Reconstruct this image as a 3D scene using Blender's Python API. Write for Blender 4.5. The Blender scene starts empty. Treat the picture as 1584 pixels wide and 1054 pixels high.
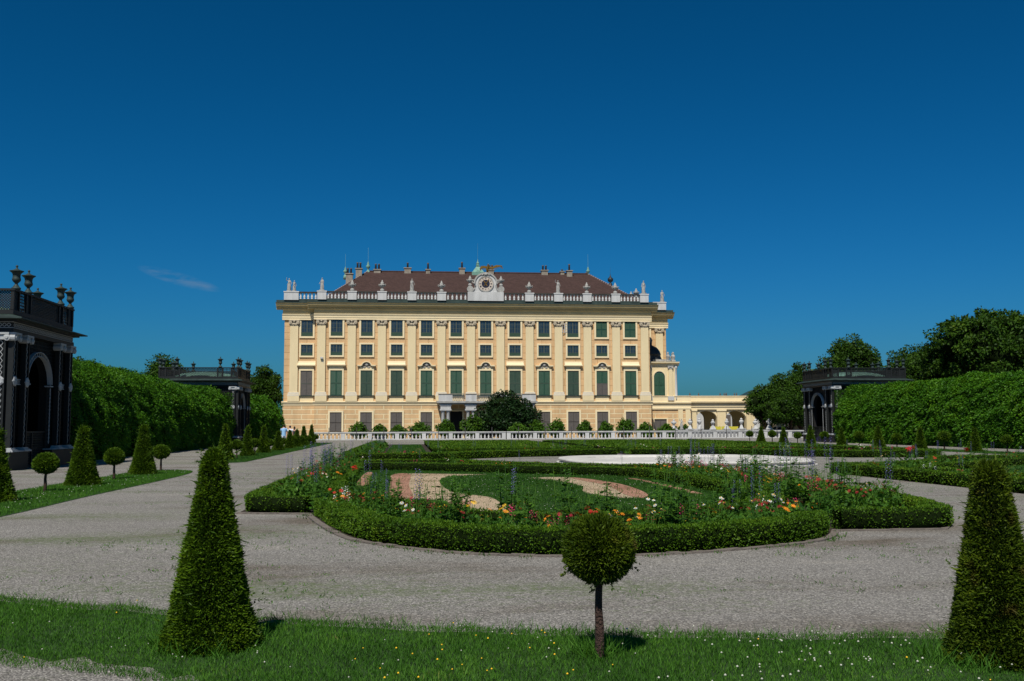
import bpy, math, random
import numpy as np
from mathutils import Vector, Matrix, Euler

R = math.radians
rng = np.random.default_rng(7)
rnd = random.Random(11)
scene = bpy.context.scene
COL = scene.collection

# ------------------------------------------------------------------ render / camera / light
scene.view_settings.view_transform = 'Standard'
scene.view_settings.look = 'None'
scene.view_settings.exposure = 0
scene.render.engine = 'CYCLES'
scene.cycles.max_bounces = 6
scene.cycles.transparent_max_bounces = 4

cam_d = bpy.data.cameras.new('camera')
cam = bpy.data.objects.new('camera', cam_d)
COL.objects.link(cam)
cam_d.lens = 35.0
cam_d.sensor_width = 36.0
cam_d.clip_start = 0.1
cam_d.clip_end = 12000
cam.matrix_world = Matrix.Translation((0, 0, 1.6)) @ Matrix.Rotation(R(-6), 4, 'Z') @ Matrix.Rotation(R(90 + 4.94), 4, 'X') @ Matrix.Rotation(R(-0.22), 4, 'Z')
scene.camera = cam

SUN_EL, SUN_AZ = 54.0, 200.0
sd = bpy.data.lights.new('sun', 'SUN')
sd.energy = 5.0
sd.angle = R(0.5)
sd.color = (1.0, 0.95, 0.86)
so = bpy.data.objects.new('sun', sd)
COL.objects.link(so)
so.rotation_euler = (R(90 - SUN_EL), 0, R(180 - SUN_AZ))
so.location = (0, -20, 60)

world = bpy.data.worlds.new('World')
scene.world = world
world.use_nodes = True
wn = world.node_tree
wn.nodes.clear()


def nd(nt, t, **kw):
    n = nt.nodes.new(t)
    for k, v in kw.items():
        if k.startswith('i_'):
            key = k[2:]
            key = int(key) if key.isdigit() else key.replace('_', ' ')
            n.inputs[key].default_value = v
        else:
            setattr(n, k, v)
    return n


def lk(nt, a, b):
    nt.links.new(a, b)


sky = nd(wn, 'ShaderNodeTexSky', sky_type='NISHITA')
sky.sun_disc = False
sky.sun_elevation = R(SUN_EL)
sky.sun_rotation = R(SUN_AZ)
sky.altitude = 200
sky.air_density = 1.0
sky.dust_density = 1.2
sky.ozone_density = 2.0
sp_ = nd(wn, 'ShaderNodeSeparateColor'); cb_ = nd(wn, 'ShaderNodeCombineColor')
bg = nd(wn, 'ShaderNodeBackground', i_Strength=0.1)
wo = nd(wn, 'ShaderNodeOutputWorld')
lk(wn, sky.outputs[0], sp_.inputs[0])
for i, (ex, k) in enumerate(((2.8, 0.0056), (1.27, 0.240), (1.46, 0.280))):      # deep polarised blue, paler towards the horizon
    pw_ = nd(wn, 'ShaderNodeMath', operation='POWER'); pw_.inputs[1].default_value = ex
    ml_ = nd(wn, 'ShaderNodeMath', operation='MULTIPLY'); ml_.inputs[1].default_value = k
    mn_ = nd(wn, 'ShaderNodeMath', operation='MINIMUM'); mn_.inputs[1].default_value = 12.0
    lk(wn, sp_.outputs[i], pw_.inputs[0]); lk(wn, pw_.outputs[0], ml_.inputs[0]); lk(wn, ml_.outputs[0], mn_.inputs[0]); lk(wn, mn_.outputs[0], cb_.inputs[i])
# one thin wisp of cloud, placed by direction on the sky dome
tc = nd(wn, 'ShaderNodeTexCoord')
az0 = R(-12.6)
cdir = Vector((math.sin(az0) * math.cos(R(8.1)), math.cos(az0) * math.cos(R(8.1)), math.sin(R(8.1))))
rgt = Vector((math.cos(az0), -math.sin(az0), 0)).normalized()
upv = rgt.cross(Vector((math.sin(az0), math.cos(az0), 0))).normalized()
du = nd(wn, 'ShaderNodeVectorMath', operation='DOT_PRODUCT'); du.inputs[1].default_value = (rgt * 0.97 - upv * 0.24)
dv = nd(wn, 'ShaderNodeVectorMath', operation='DOT_PRODUCT'); dv.inputs[1].default_value = (upv * 0.97 + rgt * 0.24)
lk(wn, tc.outputs['Generated'], du.inputs[0]); lk(wn, tc.outputs['Generated'], dv.inputs[0])
su = (rgt * 0.97 - upv * 0.24).dot(cdir); sv = (upv * 0.97 + rgt * 0.24).dot(cdir)


def wmath(op, a, b):
    m = nd(wn, 'ShaderNodeMath', operation=op)
    for i, x in enumerate((a, b)):
        if hasattr(x, 'links'):
            lk(wn, x, m.inputs[i])
        else:
            m.inputs[i].default_value = x
    return m.outputs[0]


uu = wmath('DIVIDE', wmath('SUBTRACT', du.outputs['Value'], su), 0.040)
vv = wmath('DIVIDE', wmath('SUBTRACT', dv.outputs['Value'], sv), 0.0065)
rr = wmath('ADD', wmath('MULTIPLY', uu, uu), wmath('MULTIPLY', vv, vv))
nz = nd(wn, 'ShaderNodeTexNoise', i_Scale=38.0, i_Detail=6.0)
mpn = nd(wn, 'ShaderNodeMapping'); mpn.inputs['Scale'].default_value = (1, 1, 4.0)
lk(wn, tc.outputs['Generated'], mpn.inputs[0]); lk(wn, mpn.outputs[0], nz.inputs['Vector'])
fall = wmath('MAXIMUM', wmath('SUBTRACT', 1.0, rr), 0.0)
cm = wmath('MULTIPLY', fall, wmath('MAXIMUM', wmath('MULTIPLY', wmath('SUBTRACT', nz.outputs[0], 0.36), 1.3), 0.0))
cm = wmath('MINIMUM', wmath('MULTIPLY', cm, 1.8), 0.6)
cmix = nd(wn, 'ShaderNodeMix', data_type='RGBA')
cmix.inputs[7].default_value = (1.5, 2.4, 3.6, 1)
lk(wn, cm, cmix.inputs[0]); lk(wn, cb_.outputs[0], cmix.inputs[6])
lk(wn, cmix.outputs[2], bg.inputs['Color'])
lk(wn, bg.outputs[0], wo.inputs['Surface'])


# ------------------------------------------------------------------ materials
def new_mat(name):
    m = bpy.data.materials.new(name)
    m.use_nodes = True
    nt = m.node_tree
    nt.nodes.clear()
    out = nd(nt, 'ShaderNodeOutputMaterial')
    return m, nt, out


def ramp(nt, stops):
    r = nd(nt, 'ShaderNodeValToRGB')
    e = r.color_ramp.elements
    while len(e) < len(stops):
        e.new(0.5)
    for i, (p, c) in enumerate(stops):
        e[i].position = p
        e[i].color = (*c, 1)
    return r


def mat_plain(name, c, rough=0.7, var=0.15, scale=3.0, metal=0.0, bump=0.0, bscale=30.0, spec=0.3, streak=False):
    m, nt, out = new_mat(name)
    b = nd(nt, 'ShaderNodeBsdfPrincipled', i_Roughness=rough, i_Metallic=metal)
    b.inputs['Specular IOR Level'].default_value = spec
    t = nd(nt, 'ShaderNodeTexCoord')
    n = nd(nt, 'ShaderNodeTexNoise', i_Scale=scale, i_Detail=6.0, i_Roughness=0.65)
    if streak:
        mp = nd(nt, 'ShaderNodeMapping'); mp.inputs['Scale'].default_value = (1, 1, 0.18)
        lk(nt, t.outputs['Object'], mp.inputs[0]); lk(nt, mp.outputs[0], n.inputs['Vector'])
    else:
        lk(nt, t.outputs['Object'], n.inputs['Vector'])
    r = ramp(nt, [(0.3, tuple(x * (1 - var) for x in c)), (0.7, tuple(min(1, x * (1 + var * 0.7)) for x in c))])
    lk(nt, n.outputs[0], r.inputs[0])
    lk(nt, r.outputs[0], b.inputs['Base Color'])
    if bump:
        n2 = nd(nt, 'ShaderNodeTexNoise', i_Scale=bscale, i_Detail=4.0)
        lk(nt, t.outputs['Object'], n2.inputs['Vector'])
        bp = nd(nt, 'ShaderNodeBump', i_Strength=bump, i_Distance=0.05)
        lk(nt, n2.outputs[0], bp.inputs['Height'])
        lk(nt, bp.outputs[0], b.inputs['Normal'])
    lk(nt, b.outputs[0], out.inputs[0])
    return m


def mat_leaf(name, stops, trans=0.25, rough=0.5, patch=None, pscale=2.0):
    """leaf cards: colour differs leaf by leaf (random per island) and in soft patches"""
    m, nt, out = new_mat(name)
    g = nd(nt, 'ShaderNodeNewGeometry')
    r = ramp(nt, stops)
    t = nd(nt, 'ShaderNodeTexCoord')
    n = nd(nt, 'ShaderNodeTexNoise', i_Scale=pscale, i_Detail=3.0)
    lk(nt, t.outputs['Object'], n.inputs['Vector'])
    mr = nd(nt, 'ShaderNodeMapRange'); mr.inputs[1].default_value = 0.3; mr.inputs[2].default_value = 0.7
    lk(nt, n.outputs[0], mr.inputs[0])
    ad = nd(nt, 'ShaderNodeMath', operation='MULTIPLY_ADD'); ad.inputs[1].default_value = 0.6
    ml = nd(nt, 'ShaderNodeMath', operation='MULTIPLY'); ml.inputs[1].default_value = 0.4
    lk(nt, mr.outputs[0], ml.inputs[0])
    lk(nt, g.outputs['Random Per Island'], ad.inputs[0]); lk(nt, ml.outputs[0], ad.inputs[2])
    lk(nt, ad.outputs[0], r.inputs[0])
    col = r.outputs[0]
    if patch:
        n3 = nd(nt, 'ShaderNodeTexNoise', i_Scale=pscale * 1.7, i_Detail=2.0)
        lk(nt, t.outputs['Object'], n3.inputs['Vector'])
        r3 = ramp(nt, [(0.58, (0, 0, 0)), (0.72, (0.75, 0.75, 0.75))])
        lk(nt, n3.outputs[0], r3.inputs[0])
        mx = nd(nt, 'ShaderNodeMix', data_type='RGBA')
        mx.inputs[7].default_value = (*patch, 1)
        lk(nt, r3.outputs[0], mx.inputs[0]); lk(nt, col, mx.inputs[6])
        col = mx.outputs[2]
    b = nd(nt, 'ShaderNodeBsdfPrincipled', i_Roughness=rough)
    b.inputs['Specular IOR Level'].default_value = 0.12
    lk(nt, col, b.inputs['Base Color'])
    tr = nd(nt, 'ShaderNodeBsdfTranslucent')
    hs = nd(nt, 'ShaderNodeHueSaturation', i_Hue=0.485, i_Saturation=1.1, i_Value=1.3)
    lk(nt, col, hs.inputs['Color']); lk(nt, hs.outputs[0], tr.inputs[0])
    mx2 = nd(nt, 'ShaderNodeMixShader', i_Fac=trans)
    lk(nt, b.outputs[0], mx2.inputs[1]); lk(nt, tr.outputs[0], mx2.inputs[2])
    lk(nt, mx2.outputs[0], out.inputs[0])
    return m


def mat_blocks(name, c, cj, bw, bh, mortar, var=0.1, squash=1.0, bump=0.4, axis='XZ'):
    m, nt, out = new_mat(name)
    t = nd(nt, 'ShaderNodeTexCoord')
    sx = nd(nt, 'ShaderNodeSeparateXYZ'); cx = nd(nt, 'ShaderNodeCombineXYZ')
    lk(nt, t.outputs['Object'], sx.inputs[0])
    ad = nd(nt, 'ShaderNodeMath', operation='ADD')
    lk(nt, sx.outputs[0], ad.inputs[0]); lk(nt, sx.outputs[1], ad.inputs[1])
    lk(nt, ad.outputs[0], cx.inputs[0]); lk(nt, sx.outputs[2], cx.inputs[1])
    br = nd(nt, 'ShaderNodeTexBrick', i_Scale=1.0)
    br.inputs['Mortar Size'].default_value = mortar
    br.inputs['Mortar Smooth'].default_value = 0.1
    br.inputs['Brick Width'].default_value = bw
    br.inputs['Row Height'].default_value = bh
    br.inputs['Color1'].default_value = (*c, 1)
    br.inputs['Color2'].default_value = (*[x * (1 - var) for x in c], 1)
    br.inputs['Mortar'].default_value = (*cj, 1)
    lk(nt, cx.outputs[0], br.inputs['Vector'])
    n = nd(nt, 'ShaderNodeTexNoise', i_Scale=0.9, i_Detail=8.0, i_Roughness=0.72)
    mpz = nd(nt, 'ShaderNodeMapping'); mpz.inputs['Scale'].default_value = (1, 1, 0.3)
    lk(nt, t.outputs['Object'], mpz.inputs[0]); lk(nt, mpz.outputs[0], n.inputs['Vector'])
    r = ramp(nt, [(0.3, (0.78, 0.77, 0.75)), (0.7, (1.06, 1.06, 1.06))])
    lk(nt, n.outputs[0], r.inputs[0])
    mx = nd(nt, 'ShaderNodeMix', data_type='RGBA', blend_type='MULTIPLY'); mx.inputs[0].default_value = 1
    lk(nt, br.outputs[0], mx.inputs[6]); lk(nt, r.outputs[0], mx.inputs[7])
    b = nd(nt, 'ShaderNodeBsdfPrincipled', i_Roughness=0.85)
    b.inputs['Specular IOR Level'].default_value = 0.2
    lk(nt, mx.outputs[2], b.inputs['Base Color'])
    bp = nd(nt, 'ShaderNodeBump', i_Strength=bump, i_Distance=0.04, invert=True)
    lk(nt, br.outputs['Fac'], bp.inputs['Height']); lk(nt, bp.outputs[0], b.inputs['Normal'])
    lk(nt, b.outputs[0], out.inputs[0])
    return m


def mat_gravel(name, base, weeds=True, scale=70.0, tone=1.0):
    m, nt, out = new_mat(name)
    t = nd(nt, 'ShaderNodeTexCoord')
    v = nd(nt, 'ShaderNodeTexVoronoi', i_Scale=scale)
    lk(nt, t.outputs['Object'], v.inputs['Vector'])
    hs = nd(nt, 'ShaderNodeSeparateColor')
    lk(nt, v.outputs['Color'], hs.inputs[0])
    b0 = np.array(base) * tone
    r = ramp(nt, [(0.0, tuple(b0 * 0.45)), (0.45, tuple(b0 * 0.95)), (0.8, tuple(b0 * 1.25)), (1.0, tuple(np.minimum(b0 * 2.1, 0.8)))])
    lk(nt, hs.outputs[0], r.inputs[0])
    # large soft tone changes, dusty tracks
    n = nd(nt, 'ShaderNodeTexNoise', i_Scale=0.35, i_Detail=7.0, i_Roughness=0.6)
    mp = nd(nt, 'ShaderNodeMapping'); mp.inputs['Scale'].default_value = (0.6, 1.4, 1)
    lk(nt, t.outputs['Object'], mp.inputs[0]); lk(nt, mp.outputs[0], n.inputs['Vector'])
    r2 = ramp(nt, [(0.30, (0.58, 0.51, 0.43)), (0.46, (0.98, 0.965, 0.94)), (0.60, (1.05, 1.04, 1.02)), (0.72, (1.30, 1.27, 1.20))])
    lk(nt, n.outputs[0], r2.inputs[0])
    mx = nd(nt, 'ShaderNodeMix', data_type='RGBA', blend_type='MULTIPLY'); mx.inputs[0].default_value = 1
    lk(nt, r.outputs[0], mx.inputs[6]); lk(nt, r2.outputs[0], mx.inputs[7])
    col = mx.outputs[2]
    if weeds:
        n2 = nd(nt, 'ShaderNodeTexNoise', i_Scale=9.0, i_Detail=9.0, i_Roughness=0.75)
        lk(nt, t.outputs['Object'], n2.inputs['Vector'])
        n4 = nd(nt, 'ShaderNodeTexNoise', i_Scale=0.28, i_Detail=4.0)
        mp4 = nd(nt, 'ShaderNodeMapping'); mp4.inputs['Scale'].default_value = (0.45, 1.5, 1); mp4.inputs['Location'].default_value = (3, 5, 0)
        lk(nt, t.outputs['Object'], mp4.inputs[0]); lk(nt, mp4.outputs[0], n4.inputs['Vector'])
        ad = nd(nt, 'ShaderNodeMath', operation='ADD')
        lk(nt, n2.outputs[0], ad.inputs[0]); lk(nt, n4.outputs[0], ad.inputs[1])
        r4 = ramp(nt, [(0.525, (0, 0, 0)), (0.64, (0.8, 0.8, 0.8))])
        hl = nd(nt, 'ShaderNodeMath', operation='MULTIPLY'); hl.inputs[1].default_value = 0.5
        lk(nt, ad.outputs[0], hl.inputs[0]); lk(nt, hl.outputs[0], r4.inputs[0])
        mx3 = nd(nt, 'ShaderNodeMix', data_type='RGBA')
        mx3.inputs[7].default_value = (0.085, 0.12, 0.035, 1)
        lk(nt, r4.outputs[0], mx3.inputs[0]); lk(nt, col, mx3.inputs[6])
        col = mx3.outputs[2]
    b = nd(nt, 'ShaderNodeBsdfPrincipled', i_Roughness=0.9)
    b.inputs['Specular IOR Level'].default_value = 0.15
    lk(nt, col, b.inputs['Base Color'])
    bp = nd(nt, 'ShaderNodeBump', i_Strength=0.9, i_Distance=0.012)
    lk(nt, v.outputs['Distance'], bp.inputs['Height']); bp.invert = True
    lk(nt, bp.outputs[0], b.inputs['Normal'])
    lk(nt, b.outputs[0], out.inputs[0])
    return m


M = {}
M['gravel'] = mat_gravel('gravel', (0.204, 0.194, 0.177), scale=72)
M['sand'] = mat_gravel('beige sand', (0.37, 0.285, 0.19), weeds=False, scale=60)
M['pink'] = mat_gravel('pink brick grit', (0.31, 0.17, 0.115), weeds=False, scale=60)
M['soil'] = mat_plain('soil', (0.035, 0.026, 0.018), 0.95, 0.5, 8, bump=0.6)
M['turf'] = mat_plain('turf', (0.022, 0.052, 0.010), 0.95, 0.5, 6, bump=0.5)
M['grass'] = mat_leaf('grass blades', [(0.0, (0.028, 0.081, 0.010)), (0.55, (0.057, 0.162, 0.017)), (0.9, (0.103, 0.238, 0.024)), (1.0, (0.253, 0.227, 0.072))], 0.3, 0.55, pscale=1.2)
M['grass_far'] = mat_leaf('grass blades in the distance', [(0.0, (0.022, 0.067, 0.010)), (0.6, (0.043, 0.120, 0.016)), (1.0, (0.084, 0.178, 0.025))], 0.3, 0.55, pscale=0.5)
M['box'] = mat_leaf('box leaves', [(0.0, (0.019, 0.053, 0.005)), (0.5, (0.055, 0.126, 0.007)), (0.85, (0.108, 0.196, 0.011)), (1.0, (0.179, 0.252, 0.016))], 0.22, pscale=1.6)
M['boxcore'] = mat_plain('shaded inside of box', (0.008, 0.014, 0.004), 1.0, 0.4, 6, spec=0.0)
M['yew'] = mat_leaf('yew needles', [(0.0, (0.015, 0.042, 0.003)), (0.5, (0.050, 0.102, 0.005)), (0.85, (0.094, 0.162, 0.006)), (1.0, (0.151, 0.220, 0.009))], 0.15, pscale=3.0)
M['yewrust'] = mat_leaf('yew needles browned', [(0.0, (0.015, 0.035, 0.003)), (0.5, (0.048, 0.082, 0.005)), (0.85, (0.087, 0.127, 0.007)), (1.0, (0.130, 0.177, 0.009))], 0.15, patch=(0.07, 0.045, 0.012), pscale=3.0)
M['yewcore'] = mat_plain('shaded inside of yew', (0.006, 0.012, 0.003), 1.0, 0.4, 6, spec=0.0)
M['vine'] = mat_leaf('creeper leaves', [(0.0, (0.013, 0.054, 0.004)), (0.5, (0.041, 0.129, 0.006)), (0.85, (0.082, 0.198, 0.009)), (1.0, (0.145, 0.269, 0.013))], 0.25, pscale=0.5)
M['treeleaf'] = mat_leaf('tree leaves', [(0.0, (0.010, 0.029, 0.004)), (0.5, (0.026, 0.065, 0.005)), (0.9, (0.055, 0.110, 0.009)), (1.0, (0.099, 0.152, 0.013))], 0.2, pscale=0.3)
M['citrus'] = mat_leaf('citrus leaves', [(0.0, (0.022, 0.059, 0.006)), (0.5, (0.048, 0.119, 0.010)), (0.95, (0.096, 0.173, 0.014)), (1.0, (0.360, 0.216, 0.010))], 0.25, pscale=1.0)
M['darkyew'] = mat_leaf('dark yew leaves', [(0.0, (0.006, 0.016, 0.005)), (0.6, (0.012, 0.034, 0.008)), (1.0, (0.028, 0.055, 0.012))], 0.1, pscale=0.8)
M['plant'] = mat_leaf('border plant leaves', [(0.0, (0.016, 0.054, 0.009)), (0.5, (0.044, 0.120, 0.013)), (0.9, (0.091, 0.187, 0.022)), (1.0, (0.171, 0.270, 0.033))], 0.3, pscale=2.0)
M['bark'] = mat_plain('bark', (0.05, 0.030, 0.020), 0.9, 0.4, 18, bump=0.7, bscale=40)
M['redbark'] = mat_plain('reddish yew bark', (0.060, 0.034, 0.025), 0.85, 0.5, 22, bump=0.8, bscale=50, streak=True)
for k, c in dict(purple=(0.13, 0.11, 0.29), orange=(0.80, 0.26, 0.012), yellow=(0.85, 0.50, 0.02), red=(0.55, 0.012, 0.016), darkred=(0.30, 0.008, 0.022), magenta=(0.45, 0.025, 0.11), white=(0.75, 0.76, 0.72), brown=(0.05, 0.02, 0.01)).items():
    M['fl_' + k] = mat_plain('petals ' + k, c, 0.6, 0.3, 20)
M['clover'] = mat_plain('clover heads', (0.46, 0.46, 0.37), 0.8, 0.3, 30)
M['kerb'] = mat_plain('edging stone', (0.15, 0.128, 0.108), 0.9, 0.3, 5, bump=0.4)
M['basin'] = mat_plain('pale basin stone', (0.50, 0.48, 0.44), 0.8, 0.22, 1.6, bump=0.3, bscale=14)
M['water'] = mat_plain('water', (0.03, 0.05, 0.05), 0.05, 0.1, 1, spec=0.5)
M['white'] = mat_plain('whitewashed stone', (0.49, 0.485, 0.465), 0.85, 0.2, 1.5, streak=True)
M['stat'] = mat_plain('weathered statue stone', (0.35, 0.34, 0.31), 0.85, 0.35, 2.5)
M['cream'] = mat_plain('cream stucco', (0.72, 0.585, 0.345), 0.85, 0.13, 0.5, streak=True)
M['trim'] = mat_plain('pale yellow trim', (0.76, 0.63, 0.39), 0.85, 0.06, 1.0)
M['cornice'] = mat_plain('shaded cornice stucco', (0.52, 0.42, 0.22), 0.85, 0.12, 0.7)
M['wall'] = mat_blocks('ochre stucco in courses', (0.645, 0.425, 0.22), (0.42, 0.25, 0.11), 3.2, 0.92, 0.03, 0.05, bump=0.5)
M['rustic'] = mat_blocks('rusticated ochre blocks', (0.645, 0.425, 0.22), (0.76, 0.62, 0.37), 2.6, 0.68, 0.07, 0.06, bump=0.9)
M['roof'] = mat_blocks('brown roof tiles', (0.082, 0.046, 0.038), (0.045, 0.026, 0.022), 0.26, 0.20, 0.03, 0.3, bump=0.6)
M['ridge'] = mat_plain('pale ridge tiles', (0.30, 0.22, 0.19), 0.9, 0.4, 6)
M['copper'] = mat_plain('green copper', (0.16, 0.30, 0.235), 0.6, 0.35, 2.5)
M['coppertrim'] = mat_plain('dull copper flashing', (0.034, 0.054, 0.045), 0.7, 0.4, 1.5)
M['lead'] = mat_plain('dark lead', (0.022, 0.026, 0.028), 0.5, 0.3, 3)
M['glass'] = mat_plain('window glass', (0.02, 0.032, 0.042), 0.08, 0.6, 1.2, spec=0.8)
M['sash'] = mat_plain('grey green sash', (0.085, 0.10, 0.075), 0.6, 0.2, 3)
M['shut_green'] = mat_plain('green louvred shutter', (0.020, 0.075, 0.040), 0.6, 0.25, 2)
M['shut_grey'] = mat_plain('grey brown shutter', (0.105, 0.092, 0.080), 0.7, 0.2, 2)
M['shut_dark'] = mat_plain('dark grey green shutter', (0.030, 0.064, 0.040), 0.7, 0.25, 2)
M['caps'] = mat_plain('weathered capitals', (0.46, 0.39, 0.28), 0.9, 0.3, 2)
M['worn'] = mat_plain('worn plinth band', (0.66, 0.59, 0.46), 0.9, 0.15, 1)
M['rail'] = mat_plain('lichened coping', (0.045, 0.043, 0.036), 0.9, 0.4, 2)
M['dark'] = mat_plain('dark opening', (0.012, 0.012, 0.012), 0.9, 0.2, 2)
M['chimney'] = mat_plain('chimney stucco', (0.27, 0.235, 0.185), 0.9, 0.3, 2)
M['pot'] = mat_plain('chimney pots', (0.10, 0.085, 0.075), 0.8, 0.3, 4)
M['gold'] = mat_plain('gilding', (0.26, 0.145, 0.028), 0.4, 0.4, 4, metal=0.5)
M['dial'] = mat_plain('clock dial', (0.52, 0.44, 0.36), 0.7, 0.12, 2)
M['dialblue'] = mat_plain('dark blue dial disc', (0.012, 0.014, 0.035), 0.6, 0.1, 2)
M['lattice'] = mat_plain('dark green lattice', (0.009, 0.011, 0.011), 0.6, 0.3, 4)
M['lattwhite'] = mat_plain('white painted trellis', (0.36, 0.37, 0.37), 0.7, 0.12, 4)
M['eaves'] = mat_plain('dark green eaves', (0.024, 0.040, 0.036), 0.6, 0.5, 2)
M['urn'] = mat_plain('verdigris urn', (0.024, 0.042, 0.038), 0.6, 0.4, 4)
M['post'] = mat_plain('grey post', (0.07, 0.065, 0.062), 0.7, 0.2, 4)
M['skin'] = mat_plain('skin', (0.50, 0.27, 0.19), 0.6, 0.05, 5)
M['hair'] = mat_plain('dark hair', (0.022, 0.013, 0.010), 0.6, 0.2, 20)
M['blueshirt'] = mat_plain('light blue shirt', (0.26, 0.47, 0.70), 0.85, 0.12, 6)
M['shorts'] = mat_plain('pale shorts', (0.42, 0.46, 0.52), 0.85, 0.1, 6)
M['whiteshirt'] = mat_plain('white shirt', (0.78, 0.78, 0.80), 0.85, 0.06, 6)
M['navy'] = mat_plain('navy cloth', (0.015, 0.018, 0.04), 0.85, 0.2, 6)
M['blackcloth'] = mat_plain('black cloth', (0.010, 0.010, 0.012), 0.85, 0.2, 6)
M['yellowpanel'] = mat_plain('yellow panel', (0.55, 0.48, 0.05), 0.6, 0.08, 2)
M['silver'] = mat_plain('silver car paint', (0.45, 0.47, 0.50), 0.25, 0.05, 2, metal=0.4, spec=0.5)
M['rubber'] = mat_plain('rubber', (0.01, 0.01, 0.01), 0.8, 0.1, 4)
M['hill'] = mat_plain('hazy wooded hill', (0.016, 0.046, 0.052), 0.95, 0.5, 0.05)  # distance haze is mixed into the green as a blue tint
M['forecourt'] = mat_plain('forecourt wall', (0.26, 0.26, 0.26), 0.9, 0.15, 1)


# ------------------------------------------------------------------ mesh helpers
def link(o, parent=None):
    COL.objects.link(o)
    if parent is not None:
        o.parent = parent
    return o


def tag(o, label=None, cat=None, group=None, kind=None):
    if label: o['label'] = label
    if cat: o['category'] = cat
    if group: o['group'] = group
    if kind: o['kind'] = kind
    return o


def thing(name, label, cat, loc=(0, 0, 0), rotz=0.0, group=None, scale=None):
    o = bpy.data.objects.new(name, None)
    o.empty_display_size = 0.2
    COL.objects.link(o)
    o.location = loc
    o.rotation_euler = (0, 0, rotz)
    if scale: o.scale = scale
    return tag(o, label, cat, group)


def dup(root, loc, rotz=0.0, scale=None, label=None, group=None):
    """copy a thing with its parts and sub-parts"""
    r = root.copy(); COL.objects.link(r)
    r.location = loc; r.rotation_euler = (0, 0, rotz)
    if scale: r.scale = scale
    if label: r['label'] = label
    if group: r['group'] = group
    for ch in list(root.children):
        c = ch.copy(); COL.objects.link(c); c.parent = r
        for g in list(ch.children):
            d = g.copy(); COL.objects.link(d); d.parent = c
    return r


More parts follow.
